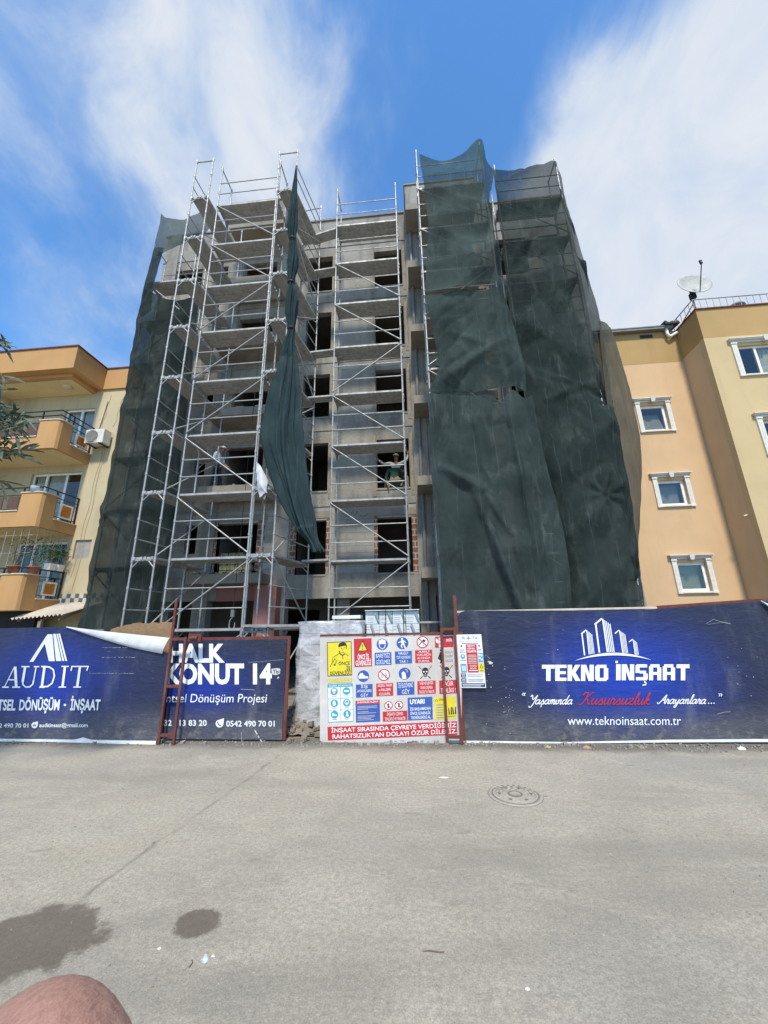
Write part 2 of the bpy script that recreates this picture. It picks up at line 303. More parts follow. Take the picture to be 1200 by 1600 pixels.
def wall(mb, x0, x1, z0, z1, holes, yf, yb, mi=0):
    """wall in the XZ plane from yf (front) to yb with rectangular openings"""
    xs = sorted({x0, x1, *[h[0] for h in holes], *[h[1] for h in holes]}); zs = sorted({z0, z1, *[h[2] for h in holes], *[h[3] for h in holes]})
    xs = [x for x in xs if x0 <= x <= x1]; zs = [z for z in zs if z0 <= z <= z1]
    solid = lambda i, j: 0 <= i < len(xs) - 1 and 0 <= j < len(zs) - 1 and not any(h[0] <= (xs[i] + xs[i + 1]) / 2 <= h[1] and h[2] <= (zs[j] + zs[j + 1]) / 2 <= h[3] for h in holes)
    for i in range(len(xs) - 1):
        for j in range(len(zs) - 1):
            if not solid(i, j): continue
            a, b, c, d = xs[i], xs[i + 1], zs[j], zs[j + 1]
            mb.add([(a, yf, c), (b, yf, c), (b, yf, d), (a, yf, d)], [(0, 1, 2, 3)], mi); mb.add([(a, yb, c), (b, yb, c), (b, yb, d), (a, yb, d)], [(3, 2, 1, 0)], mi)
            if not solid(i - 1, j): mb.add([(a, yf, c), (a, yb, c), (a, yb, d), (a, yf, d)], [(3, 2, 1, 0)], mi)
            if not solid(i + 1, j): mb.add([(b, yf, c), (b, yb, c), (b, yb, d), (b, yf, d)], [(0, 1, 2, 3)], mi)
            if not solid(i, j - 1): mb.add([(a, yf, c), (b, yf, c), (b, yb, c), (a, yb, c)], [(3, 2, 1, 0)], mi)
            if not solid(i, j + 1): mb.add([(a, yf, d), (b, yf, d), (b, yb, d), (a, yb, d)], [(0, 1, 2, 3)], mi)
    return mb
# ------------------------------------------------------------------ ground
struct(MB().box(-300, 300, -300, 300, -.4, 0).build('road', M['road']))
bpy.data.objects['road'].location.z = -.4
struct(MB().box(-13, 7.5, 6.42, 11.4, .001, .006).build('site_ground', M['dirt']))
# ------------------------------------------------------------------ the unfinished building
S = 2.785
fl = [3.16 + S * k for k in range(6)]                     # floor tops
BX0, BX1, YF = -10.3, 6.4, 12.0
b = thing('unfinished_building', 'six storey unfinished concrete apartment block with empty window openings behind scaffolding', 'building', (-2, YF, 0))
OPEN = [(-9.7, -8.45, .85), (-7.75, -7.35, .8), (-6.62, -5.25, 0), (-3.92, -2.93, 0), (-1.24, -.14, 0), (.95, 2.3, 0), (3.45, 4.7, 0), (5.2, 6.0, .85)]
for k in range(5):
    z0, z1 = fl[k] + .0, fl[k] + 2.24
    mb = MB(); wall(mb, BX0, BX1, z0, z1, [(a, c, z0 + s, z0 + 1.78) for a, c, s in OPEN], YF, YF + .22)
    mb.build('storey_wall', M['block'] if k == 0 else M['plaster'], b)
    MB().box(BX0 - .01, BX1 + .01, YF - .025, YF + .24, z1, fl[k + 1]).build('floor_beam', M['concrete'], b)
    for a, c, s in OPEN[2:6]:                             # battens framing the openings
        for x in (a - .13, c + .03):
            if k and not -4.3 < x - .0 < -4.0 and not (-.12 < x < 0 and 0): MB().box(x, x + .10, YF - .04, YF - .001, z0 + s - .28, z0 + 1.95).build('opening_batten', M['wood'], b)
    for a, c, s in OPEN[3:5]: MB().box(a - .02, c + .02, YF - .05, YF + .1, z0 - .06, z0 - .002).build('opening_sill', M['concrete'], b)
MB().box(BX0 - .01, BX1 + .01, YF - .03, YF + .24, 2.42, fl[0]).build('floor_beam', M['concrete'], b)
MB().box(BX0, BX1, YF + .002, YF + .24, fl[5] - .001, 18.0).build('parapet', M['plaster'], b)
MB().box(BX0 - .05, BX1 + .05, YF - .05, YF + .3, 18.0, 18.07).build('parapet_cap', M['soffit'], b)
for x0, x1 in ((-6.97, -6.62), (-5.25, -5.0), (-4.12, -3.92), (-2.93, -2.82), (-1.36, -1.24), (-.14, .02)):
    MB().box(x0, x1, YF - .012, YF + .2, fl[0] + .02, fl[0] + 1.85).build('brick_jamb', M['brick'], b)
for x0, x1 in ((-1.45, .1), (-7.05, -4.95), (-4.2, -2.75)): MB().box(x0, x1, YF - .02, YF + .2, fl[0] + 1.852, fl[0] + 2.08).build('lintel', M['soffit'], b)
for x in (-10.1, -7.2, -4.65, .02, 3.0, 6.0):             # columns, proud of the wall
    MB().box(x, x + .48, YF - .055, YF + .3, 0, 17.98).build('column', M['concrete'], b)
for x in (-2.6, -8.6): MB().box(x, x + .4, YF + .3, YF + .7, 0, 2.42).build('column', M['soffit'], b)
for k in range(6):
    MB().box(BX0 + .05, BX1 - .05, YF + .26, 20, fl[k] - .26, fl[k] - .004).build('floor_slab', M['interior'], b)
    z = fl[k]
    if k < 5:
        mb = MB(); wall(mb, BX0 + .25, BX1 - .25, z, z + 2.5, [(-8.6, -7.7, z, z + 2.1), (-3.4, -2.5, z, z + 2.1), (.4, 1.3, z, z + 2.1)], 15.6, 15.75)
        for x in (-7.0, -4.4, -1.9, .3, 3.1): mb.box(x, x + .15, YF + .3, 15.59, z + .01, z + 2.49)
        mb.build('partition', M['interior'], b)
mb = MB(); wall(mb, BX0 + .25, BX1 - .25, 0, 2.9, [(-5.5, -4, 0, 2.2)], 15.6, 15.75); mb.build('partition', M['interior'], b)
for x in (BX0, BX1 - .24): MB().box(x, x + .24, YF + .245, 20.3, 0, 17.99).build('side_wall', M['plaster'], b)
MB().box(BX0 + .25, BX1 - .25, 20.06, 20.3, 0, 17.98).build('rear_wall', M['plaster'], b)
for x0, x1, nm in ((-6.9, -4.6, 'L'), (.09, 2.75, 'R')):  # projecting balconies and their roof box
    for k in range(6):
        zb = fl[k] - .30; o = MB().box(x0, x1, 10.98, YF - .06, zb, fl[k] - .012).build('balcony', M['soffit'], b)
        random.seed(k)
        mb = MB()
        for i in range(14):                               # rough edge of poured concrete and rubble
            xx = random.uniform(x0 + .1, x1 - .15); mb.box(xx, xx + random.uniform(.04, .14), 11.05, 11.05 + random.uniform(.05, .3), fl[k] - .012, fl[k] + random.uniform(.01, .07))
        if k < 5: mb.build('mortar_crumb', M['soffit'], o)
    zt = fl[5]
    mb = MB(); mb.box(x0, x1, 10.98, 11.14, zt - .01, 18.02); mb.box(x0, x0 + .16, 11.142, YF - .06, zt - .01, 18.02); mb.box(x1 - .16, x1, 11.142, YF - .06, zt - .01, 18.02)
    mb.build('balcony_parapet', M['plaster'], b)
    MB().box(x0 - .04, x1 + .04, 10.94, YF - .062, 18.02, 18.08).build('parapet_cap', M['soffit'], b)
MB().box(-6.45, -4.3, YF - .05, YF + .2, 2.40, 2.84).build('pink_beam', M['pink'], b)
MB().box(-4.98, -4.3, 11.5, YF - .06, 0, 2.84).build('pink_wall', M['pink'], b)
MB().box(.55, 1.6, 11.5, YF - .06, 0, 2.84).build('pink_wall', M['pink'], b)
MB().tube((.24, 11.88, .2), (.24, 11.88, 17.2), .055, 12).build('downpipe', M['pvc'], b)
random.seed(3)                                            # ragged plaster edge above the bare blockwork
pts = [(-2.35 + i * .052, fl[0] + 2.02 - random.uniform(0, .2) - .05 * math.sin(i * .6)) for i in range(22)]
mb = MB()
for (xa, za), (xb, zb) in zip(pts, pts[1:]): mb.hexa([(xa, YF - .03, za), (xb, YF - .03, zb), (xb, YF, zb), (xa, YF, za)], [(xa, YF - .03, fl[0] + 2.1), (xb, YF - .03, fl[0] + 2.1), (xb, YF, fl[0] + 2.1), (xa, YF, fl[0] + 2.1)])
mb.build('plaster_edge', M['soffit'], b)
# block packs stacked inside the first-floor opening
yb = flat('yellow_packed_block', (.25, .225, .115), .9, var=.35, scale=7)
random.seed(5); first = True; n = 0
for r in range(4):
    for c in range(4 if r < 2 else 3):
        x = -6.33 + c * .26 + (.02 if r % 2 else 0); z = fl[0] - .01 + r * .19
        mb = MB(); w_ = .245; j = [random.uniform(-.012, .012) for _ in range(8)]
        bt = [(x + .015, 11.75 + j[0], z), (x + w_ - .015, 11.75 + j[1], z), (x + w_ - .015, 11.98, z), (x + .015, 11.98, z)]
        mb.hexa([(x, 11.74 + j[2], z + .02), (x + w_, 11.74 + j[3], z + .02), (x + w_, 11.99, z + .02), (x, 11.99, z + .02)], [(x + .01, 11.74 + j[4], z + .165), (x + w_ - .01, 11.74 + j[5], z + .165), (x + w_, 11.99, z + .165), (x, 11.99, z + .165)])
        mb.box(x + .02, x + w_ - .02, 11.76, 11.98, z, z + .021); mb.box(x + .02, x + w_ - .02, 11.76, 11.98, z + .164, z + .186)
        rn = ('bottom', 'second', 'third', 'top')[r]
        tag(mb.build('packed_block', yb), 'yellowish packed block in the %s row of the stack in the lowest balcony opening' % rn, 'block', 'yellowish blocks stacked on the lowest balcony')
# hoist rope with hook
hk = thing('hoist_rope', 'thin hoist rope with a steel hook hanging in front of the left balconies', 'hoist', (-4.83, 9.9, 1.5))
MB().tube((-4.83, 9.9, 2.05), (-4.83, 10.3, 15.5), .009, 6).build('rope', M['black'], hk)
MB().box(-4.87, -4.79, 9.86, 9.94, 1.88, 2.06).build('hook_block', M['pvc'], hk)
hp = [Vector((-4.83 + .075 * math.sin(t), 9.9, 1.7 - .16 * math.cos(t))) for t in [math.pi + i * .45 for i in range(12)]]
MB().path([Vector((-4.83, 9.9, 1.9))] + hp, .014, 6).build('hook', M['tube'], hk)
# ------------------------------------------------------------------ scaffolding
LV = [1.55, 3.3, 5.05, 6.8, 8.55, 10.3, 12.05, 13.8, 15.55]
TR = .0235
def lerp(a, c, t): return a + (c - a) * t
def deck_mb(a0, a1, b1, b0, z):           # two ribbed steel boards spanning from edge a to edge b
    mb = MB()
    a0, a1, b1, b0 = [Vector((p[0], p[1], 0)) for p in (a0, a1, b1, b0)]
    for s0, s1 in ((.03, .485), (.515, .97)):
        q = [lerp(a0, a1, s0), lerp(a0, a1, s1), lerp(b0, b1, s1), lerp(b0, b1, s0)]
        zz = [Vector((0, 0, z)), Vector((0, 0, z + .055))]
        mb.hexa([p + zz[0] for p in q], [p + zz[1] for p in q])
        for t in (.25, .5, .75):          # ribs below
            mb.bar(lerp(q[0], q[3], .01) * (1 - t) + lerp(q[1], q[2], .01) * t + Vector((0, 0, z - .006)), lerp(q[0], q[3], .99) * (1 - t) + lerp(q[1], q[2], .99) * t + Vector((0, 0, z - .006)), .03, .01)
        for u, v in ((.15, 0), (.85, 0), (.15, 1), (.85, 1)):   # end hooks over the transom
            p = lerp(lerp(q[0], q[1], u), lerp(q[3], q[2], u), v); d = (q[3] - q[0]).normalized() * (-.035 if v == 0 else .035)
            mb.bar(p - d + Vector((0, 0, z + .02)), p + d + Vector((0, 0, z + .02)), .06, .075)
    return mb
def scaffold(label, P, levels, pat, side='f', top=True, rails='f', zbot=0., group=None, skip_deck=()):
    """P: p0,p1 = one end frame, p3,p2 = the other; boards run p0->p3.  side f: braces/rails along p0-p3, b: along p1-p2"""
    P = [Vector((*p, 0)) for p in P]; c = (P[0] + P[1] + P[2] + P[3]) / 4
    t = thing('scaffold', label, 'scaffold', (c.x, c.y, zbot), group); Z = lambda z: Vector((0, 0, z))
    zs = [zbot] + list(levels) + ([levels[-1] + 1.75] if top else [levels[-1] + 1.1])
    for i in range(len(zs) - 1):
        a, e = zs[i], zs[i + 1]
        if e - a < .1: continue
        for f0, f1 in ((P[0], P[1]), (P[3], P[2])):
            mb = MB()
            for f in (f0, f1):
                mb.tube(f + Z(a), f + Z(e), TR, 8)
                mb.tube(f + Z(e - .08), f + Z(e + .06), TR * 1.35, 8)          # spigot sleeve
                for zz in (a + .55, a + 1.05):
                    if zz < e: mb.tube(f + Z(zz - .03), f + Z(zz + .03), TR * 1.4, 8)
            d = (f1 - f0).normalized()
            if i < len(zs) - 2 or top:
                mb.tube(f0 + d * TR + Z(e - .03), f1 - d * TR + Z(e - .03), TR * .9, 8)
                if i < len(zs) - 2:
                    for f, s in ((f0, 1), (f1, -1)): mb.tube(f + d * s * .02 + Z(e - .2), f + d * s * .16 + Z(e - .05), TR * .7, 6)
            mb.build('end_frame', M['tube'], t)
    for i, z in enumerate(levels):
        if i not in skip_deck: deck_mb(P[0], P[1], P[2], P[3], z).build('platform', M['deck'], t)
        for sd in rails:
            s0, s1 = (P[0], P[3]) if sd == 'f' else (P[1], P[2])
            for h in (.53, 1.03): MB().tube(s0 + Z(z + h), s1 + Z(z + h), TR * .72, 8).build('guard_rail', M['tube'], t)
        if i < len(pat) and pat[i] != ' ':
            s0, s1 = (P[0], P[3]) if side == 'f' else (P[1], P[2]); a = levels[i - 1] if i else max(zbot, z - 1.75)
            out = (P[0] - P[1]).normalized() * (.04 if side == 'f' else -.04)
            if pat[i] == '/': s0, s1 = s1, s0      # '\\' : high at p0
            MB().tube(s0 + out + Z(z - .06), s1 + out + Z(a + .1), TR * .78, 8).build('diagonal_brace', M['tube'], t)
    return t
B_ = '\\'
# pat[i] is the brace below level i, seen from the street with p0 left and p3 right
scaffold('left end scaffold run, its narrow ladder frame facing the street beside the dark left net', ((-7.12, 8.98), (-6.52, 8.98), (-6.38, 11.05), (-7.0, 11.05)), LV, '/' * 9, 'b', rails='f')
scaffold('wide front scaffold bay with crossing braces before the left balconies', ((-6.34, 9.28), (-6.34, 9.98), (-4.22, 9.98), (-4.22, 9.28)), LV, '//' + B_ * 2 + '///' + B_ * 2, 'f', rails='f')
scaffold('narrow scaffold run beside the hanging rolled-up net, receding to the facade', ((-4.16, 9.03), (-3.52, 9.03), (-3.18, 10.92), (-3.86, 10.98)), LV, ('/' + B_) * 4 + '/', 'b', rails='b')
scaffold('centre scaffold bay standing clear of the nets in front of the recessed window wall', ((-2.42, 10.4), (-2.42, 11.1), (-.25, 11.1), (-.25, 10.4)), LV, '//' + B_ * 3 + '/' + B_ * 2 + ' ', 'f', rails='f')
scaffold('scaffold bay behind the tall green net right of the centre', ((.53, 9.45), (.53, 10.15), (2.68, 10.15), (2.68, 9.45)), LV, '/' + B_ * 4 + '/' + '/' + B_ * 2, 'f', rails='f')
scaffold('right end scaffold bay behind the outermost dark net', ((3.32, 10.2), (3.32, 10.9), (5.42, 10.9), (5.42, 10.2)), LV, '/' + B_ * 4 + '/' + '/' + B_ * 2, 'f', rails='f')
scaffold('scaffold bay veiled by the left net next to the yellow house', ((-9.42, 10.45), (-9.42, 11.1), (-7.72, 11.1), (-7.72, 10.45)), LV[:8], B_ * 3 + '/' + B_ * 2 + '/' + B_, 'f', rails='b', top=True)
def plank(p, q, wd, label):
    p, q = Vector(p), Vector(q); d = (q - p).normalized(); mb = MB(); mb.bar(p, q, wd, .05)
    mb.bar(p + d * .02 + Vector((0, 0, -.028)), q - d * .02 + Vector((0, 0, -.028)), wd * .3, .01)
    o = mb.build('scaffold_plank', M['deck']); tag(o, label, 'plank', 'loose planks bridging the scaffolds'); return o
plank((-3.25, 10.75, 3.39), (-2.45, 10.65, 3.39), .32, 'loose steel plank bridging to the centre scaffold at its lowest high deck')
plank((-3.3, 10.75, 8.66), (-1.95, 10.72, 8.66), .32, 'loose steel plank bridging to the centre scaffold beside the shoulder of the hanging net')
plank((-3.3, 10.8, 10.41), (-2.4, 10.75, 10.41), .34, 'loose steel plank bridging to the centre scaffold two decks above the middle')
plank((-3.35, 10.85, 13.91), (-2.4, 10.78, 13.91), .34, 'loose steel plank bridging to the centre scaffold one deck below the roof')
plank((-3.42, 10.8, 15.5), (-2.1, 10.75, 15.78), .36, 'sloping loose plank under the parapet left of the centre scaffold')
plank((-.2, 10.75, 1.66), (.75, 10.7, 1.66), .34, 'loose steel plank right of the wrapped pallets, level with their tops')
plank((-4.1, 9.1, 1.66), (-2.3, 9.0, 1.64), .34, 'loose steel plank left of the wrapped pallets, level with the gate top')
# thin rebar ladder visible inside left of the balconies
# ------------------------------------------------------------------ nets
def cr(p0, p1, p2, p3, t):
    return .5 * ((2 * p1) + (p2 - p0) * t + (2 * p0 - 5 * p1 + 4 * p2 - p3) * t * t + (3 * p1 - p0 - 3 * p2 + p3) * t ** 3)
def spline(pts, n, closed=False):
    m = len(pts); res = []
    for i in range(n):
        s = i / (n - 1) * (m - 1); k = min(int(s), m - 2); t = s - k
        res.append(cr(pts[max(k - 1, 0)], pts[k], pts[k + 1], pts[min(k + 2, m - 1)], t))
    return res
def sheet(rows, nu, nv):
    g = [spline(r, nu) for r in rows]; cols = [spline([g[j][i] for j in range(len(g))], nv) for i in range(nu)]
    return [[cols[i][j] for i in range(nu)] for j in range(nv)]
def net(label, rows, mats, amp=.05, seed=0, nu=50, nv=70, fold=.6, ties=(), name='safety_net', group='green safety nets on the scaffolding', creases=(), edge=.02, ridges=(), rw=.8, fine=1.):
    rr = [[at(*p) for p in r] for r in rows]; g = sheet(rr, nu, nv); random.seed(seed); off = Vector((seed * 3.1, 1.7, seed))
    for j, row in enumerate(g):
        for i, p in enumerate(row):
            u, v = i / (nu - 1), j / (nv - 1)
            q = Vector((p.x * .9, p.z * .35, 0)) + off
            d = amp * (noise.noise(q) * 1.2 + .6 * noise.noise(Vector((p.x * 2.2 + p.z * .5, p.z * .5, 3)) + off))
            rd = 1 - abs(noise.noise(Vector((p.x * 1.5 - p.z * fold, p.z * .55 + p.x * .3, 7)) + off)) * 2; d -= amp * .9 * max(0, rd) ** 4
            for (x1, z1, x2, z2, h_) in ridges:        # taut over the tubes and board edges behind
                ab = (x2 - x1, z2 - z1); L2 = ab[0] ** 2 + ab[1] ** 2; t = ((p.x - x1) * ab[0] + (p.z - z1) * ab[1]) / L2
                tf = max(0, 1 - 5 * max(0, -t, t - 1))
                if tf > 0: r_ = abs((p.x - x1) * ab[1] - (p.z - z1) * ab[0]) / L2 ** .5; d += tf * h_ * max(0, 1 - r_ / rw) ** 1.25
            d += fine * .016 * noise.noise(Vector((p.x * 5 + p.z * 1.5, p.z * 1.6, 11)) + off) + fine * .022 * (abs(noise.noise(Vector((p.x * 2.6 - p.z * .9, p.z * .9, 15)) + off)) - .25)
            for (cx, cz, rad, dep) in ties:            # pulled in where a rope ties it back, with radial pleats
                dx, dz = p.x - cx, p.z - cz; rho = math.hypot(dx, dz); wv = math.exp(-(rho / rad) ** 2)
                d += dep * wv + .05 * math.exp(-(rho / rad / 1.3) ** 2) * math.sin(math.atan2(dz, dx) * 7 + seed)
            for (x1, z1, x2, z2, wd, dep) in creases:  # long drag folds
                A, B2 = Vector((x1, z1)), Vector((x2, z2)); ab = B2 - A; t = max(0, min(1, (Vector((p.x, p.z)) - A).dot(ab) / ab.length_squared))
                dist = (Vector((p.x, p.z)) - A - ab * t); sgn = 1 if dist.x * ab.y - dist.y * ab.x > 0 else -1; r_ = dist.length
                d += dep * math.exp(-(r_ / wd) ** 2) * math.sin(math.pi * t) ** .5 + dep * .8 * sgn * (r_ / wd) * math.exp(-(r_ / wd) ** 2) * math.sin(math.pi * t) ** .5
            d = d * (.3 + .7 * min(1, 5 * min(u, 1 - u) + .2)); p.y -= d if d > -.015 else max(-.16, d * .25 if not ties else d)
            if i in (0, nu - 1): p.x += edge * noise.noise(Vector((0, p.z * 2.3, seed)))
            if j == nv - 1: p.z += edge * 2.5 * noise.noise(Vector((p.x * 3, 5, seed)))
    mb = MB(); mb.grid(g)
    nf = len(mb.f)
    if isinstance(mats, list):
        for k in range(nf): mb.mi[k] = min(len(mats) - 1, int((k // (nu - 1)) / (nv - 1) * len(mats)))
    o = tag(mb.build(name, mats), label, 'safety net', group)
    return o
YA = 9.34
def ridge_set(x0, x1, pat, h):
    r = [(x0, z + .05, x1, z + .05, h) for z in LV]
    for i, c in enumerate(pat):
        if i: a, b2 = LV[i - 1], LV[i]; r.append((x0, b2, x1, a, h) if c == B_ else (x0, a, x1, b2, h))
    return r
net('upper piece of the tall green net right of centre, thin enough to show the scaffold', [
    [(655, 240, YA), (690, 251, YA), (722, 240, YA), (751, 217, YA), (760, 250, YA + .35), (771, 265, YA + .8)],
    [(660, 280, YA), (692, 285, YA), (724, 278, YA), (752, 262, YA), (759, 285, YA + .3), (765, 305, YA + .6)],
    [(668, 345, YA), (696, 342, YA), (728, 336, YA), (760, 330, YA), (763, 335, YA + .2), (766, 342, YA + .4)],
    [(667, 400, YA), (700, 400, YA), (734, 396, YA), (772, 393, YA), (774, 396, YA + .2), (777, 405, YA + .4)],
    [(664, 457, YA), (690, 461, YA), (722, 458, YA), (750, 448, YA), (774, 444, YA), (784, 446, YA + .2)]], [M['net_top']] + [M['net_up']] * 3, .022, 1, 70, 90, ridges=ridge_set(.53, 2.68, 'xx' + '/' * 0 + B_ * 4 + '/' + B_ * 2, .22), rw=.95)
net('middle piece of the tall green net right of centre, sagging below its torn seam', [
    [(661, 461, YA - .03), (690, 462, YA - .03), (722, 455, YA), (752, 456, YA - .03), (775, 449, YA), (783, 447, YA + .2)],
    [(672, 500, YA - .05), (700, 500, YA - .1), (735, 495, YA - .1), (770, 490, YA - .05), (790, 487, YA + .1), (797, 490, YA + .3)],
    [(682, 545, YA - .05), (706, 545, YA - .14), (740, 540, YA - .14), (775, 535, YA - .1), (797, 528, YA + .05), (809, 530, YA + .25)],
    [(684, 580, YA - .05), (708, 584, YA - .14), (744, 582, YA - .12), (782, 580, YA - .1), (806, 577, YA), (820, 575, YA + .15)],
    [(668, 612, YA), (700, 616, YA), (740, 615, YA - .02), (772, 608, YA), (800, 606, YA), (822, 611, YA + .1)]],
    M['net_mid'], .06, 2, 80, 70, 1.1, ridges=ridge_set(.53, 2.68, '////' + B_ + B_ + '/' + B_ * 2, .10), creases=((.9, 8.0, 2.8, 9.3, .16, .13), (1.0, 9.6, 2.2, 9.0, .12, .05)))
YB = YA - .05
net('large lower sheet of the tall green net right of centre', [
    [(669, 614, YB), (700, 617, YB), (740, 617, YB), (768, 617, YB + .04), (782, 628, YB), (800, 609, YB), (820, 622, YB), (832, 616, YB + .2)],
    [(670, 650, YB), (704, 650, YB - .04), (745, 650, YB - .05), (772, 652, YB), (790, 655, YB), (806, 652, YB), (826, 652, YB), (838, 650, YB + .2)],
    [(674, 740, YB), (708, 740, YB - .08), (750, 740, YB - .1), (780, 738, YB - .06), (804, 738, YB - .05), (824, 736, YB - .05), (844, 734, YB), (855, 730, YB + .15)],
    [(682, 830, YB), (716, 830, YB - .1), (754, 830, YB - .15), (790, 830, YB - .1), (818, 828, YB - .1), (842, 828, YB - .1), (862, 826, YB - .05), (879, 822, YB + .1)],
    [(688, 905, YB), (720, 908, YB - .1), (756, 908, YB - .2), (795, 906, YB - .16), (826, 906, YB - .15), (852, 905, YB - .15), (874, 905, YB - .1), (891, 902, YB + .05)],
    [(692, 985, YB), (722, 985, YB - .1), (758, 985, YB - .24), (800, 985, YB - .2), (830, 985, YB - .2), (856, 985, YB - .2), (880, 985, YB - .15), (894, 985, YB)]],
    M['net_low'], .07, 3, 110, 130, .25, ridges=[(.53, z + .05, 2.7, z + .05, (.06)) for z in LV], rw=.7, creases=((.56, 5.6, 1.75, 4.75, .14, .15), (1.5, 4.85, 2.35, 1.6, .13, .2), (1.75, 4.7, 2.3, 3.6, .08, .09), (1.6, 7.4, 1.75, 5.2, .06, .06), (2.55, 7.5, 2.75, 3.4, .08, .1)))
YC = 10.08
net('outer dark net at the right end, gathered at a tie above the right banner', [
    [(772, 264, YC), (800, 264, YC), (836, 258, YC), (866, 250, YC), (872, 262, YC + .3), (878, 278, YC + .9)],
    [(774, 300, YC), (804, 300, YC), (838, 298, YC), (868, 290, YC), (874, 300, YC + .3), (884, 315, YC + .9)],
    [(780, 350, YC), (812, 352, YC - .05), (850, 350, YC - .05), (884, 340, YC), (890, 352, YC + .3), (902, 370, YC + .9)],
    [(790, 430, YC), (822, 430, YC - .05), (862, 428, YC - .05), (902, 424, YC), (910, 432, YC + .3), (922, 440, YC + .9)],
    [(800, 510, YC), (834, 510, YC - .05), (874, 508, YC - .05), (918, 500, YC), (928, 505, YC + .3), (940, 508, YC + .8)],
    [(816, 590, YC - .05), (848, 590, YC - .1), (886, 590, YC - .1), (928, 585, YC - .05), (940, 586, YC + .15), (950, 580, YC + .5)],
    [(826, 655, YC - .08), (858, 655, YC - .18), (898, 655, YC - .2), (942, 650, YC - .12), (954, 650, YC + .05), (962, 648, YC + .3)],
    [(840, 722, YC - .1), (872, 722, YC - .25), (912, 722, YC - .25), (956, 717, YC - .15), (966, 716, YC + .05), (974, 715, YC + .25)],
    [(866, 800, YC - .1), (890, 800, YC - .25), (924, 800, YC - .3), (968, 795, YC - .2), (980, 793, YC), (988, 790, YC + .2)],
    [(884, 880, YC - .1), (904, 880, YC - .25), (938, 880, YC - .3), (982, 885, YC - .2), (994, 888, YC - .05), (1001, 890, YC + .1)],
    [(888, 985, YC - .1), (908, 985, YC - .25), (942, 985, YC - .3), (988, 985, YC - .2), (1002, 985, YC - .05), (1013, 985, YC + .1)]],
    M['net_up_dark'], .055, 4, 100, 220, .6, ridges=ridge_set(3.32, 5.42, '////' + B_ + B_ + '/' + B_ * 2, .16)[-11:], rw=.95, fine=1.3, creases=((3.2, 12.6, 4.6, 14.3, .12, .12), (3.3, 12.0, 4.7, 13.3, .10, .10), (3.7, 16.6, 4.8, 17.0, .08, .08), (3.6, 8.6, 4.9, 8.0, .1, .06), (3.7, 7.6, 5.3, 8.2, .12, .07)), ties=((4.9, 4.75, .55, -.16), (5.75, 2.75, .6, -.14), (5.6, 7.6, .5, -.12)))
net('olive brown return net folding round the right end towards the peach house', [
    [(936, 500, YC + .25), (948, 505, YC + 1.0), (958, 520, YC + 1.8)],
    [(944, 590, YC + .12), (966, 590, YC + .9), (982, 600, YC + 1.7)],
    [(956, 690, YC + .1), (984, 690, YC + .8), (1001, 690, YC + 1.6)],
    [(972, 770, YC + .1), (992, 770, YC + .6), (1002, 770, YC + 1.3)],
    [(988, 850, YC + .1), (994, 850, YC + .3), (998, 850, YC + .9)],
    [(996, 900, YC + .05), (999, 900, YC + .2), (1001, 900, YC + .4)]], M['net_olive'], .06, 6, 26, 70, .2)
YL = 10.26
net('upper piece of the dark left net, hooked up at two corners above the roof edge', [
    [(252, 334, YL), (262, 341, YL), (285, 343, YL + .05), (306, 336, YL + .2), (326, 322, YL + .5)],
    [(249, 352, YL), (262, 356, YL), (285, 357, YL + .05), (306, 350, YL + .2), (330, 338, YL + .5)],
    [(244, 375, YL), (258, 377, YL), (284, 370, YL + .05), (306, 362, YL + .2), (332, 350, YL + .5)],
    [(238, 402, YL), (248, 400, YL), (264, 390, YL), (290, 379, YL + .15), (320, 366, YL + .4)]], M['net_up'], .05, 7, 50, 50, ridges=((-9.3, 15.6, -7.6, 16.6, .07),))
net('narrow edge strip of the left net hanging past the open roof corner', [
    [(240, 388, YL), (248, 386, YL), (256, 387, YL)], [(232, 420, YL), (240, 418, YL), (248, 416, YL)], [(222, 460, YL), (230, 455, YL), (240, 452, YL)], [(214, 500, YL), (224, 495, YL), (236, 485, YL)]], M['net_left'], .03, 8, 16, 40)
net('dark left net hanging beside the yellow house down to the oriented strand board', [
    [(226, 452, YL), (240, 458, YL), (262, 466, YL + .05), (286, 466, YL + .1), (312, 462, YL + .15)],
    [(216, 500, YL), (235, 502, YL - .05), (262, 505, YL), (286, 506, YL + .05), (307, 505, YL + .15)],
    [(204, 560, YL), (226, 560, YL - .08), (255, 560, YL - .05), (280, 562, YL), (300, 562, YL + .15)],
    [(190, 640, YL), (214, 640, YL - .1), (244, 640, YL - .08), (272, 642, YL), (291, 645, YL + .15)],
    [(175, 720, YL), (200, 720, YL - .1), (232, 720, YL - .08), (262, 722, YL), (281, 725, YL + .15)],
    [(158, 802, YL), (186, 802, YL - .12), (220, 800, YL - .1), (252, 802, YL), (272, 805, YL + .15)],
    [(140, 890, YL), (170, 892, YL - .15), (208, 892, YL - .12), (240, 894, YL), (258, 896, YL + .15)],
    [(121, 990, YL), (154, 990, YL - .15), (196, 990, YL - .12), (228, 990, YL), (246, 990, YL + .15)]],
    M['net_left'], .06, 9, 80, 150, .3, fine=1.6, ridges=[(-9.42, z + .05, -7.72, z + .05, .09) for z in LV[:8]] + [(-9.42, 8.5, -7.72, 6.8, .1), (-9.42, 5.0, -7.72, 3.3, .1), (-9.42, 12.0, -7.72, 10.3, .1)], rw=.5, ties=((-9.2, 2.6, .6, -.16), (-9.3, 4.7, .45, -.1), (-9.0, 9.0, .5, -.08)), creases=((-9.6, 5.4, -8.2, 4.2, .12, .1), (-9.5, 10.8, -8.4, 9.0, .1, .06)))
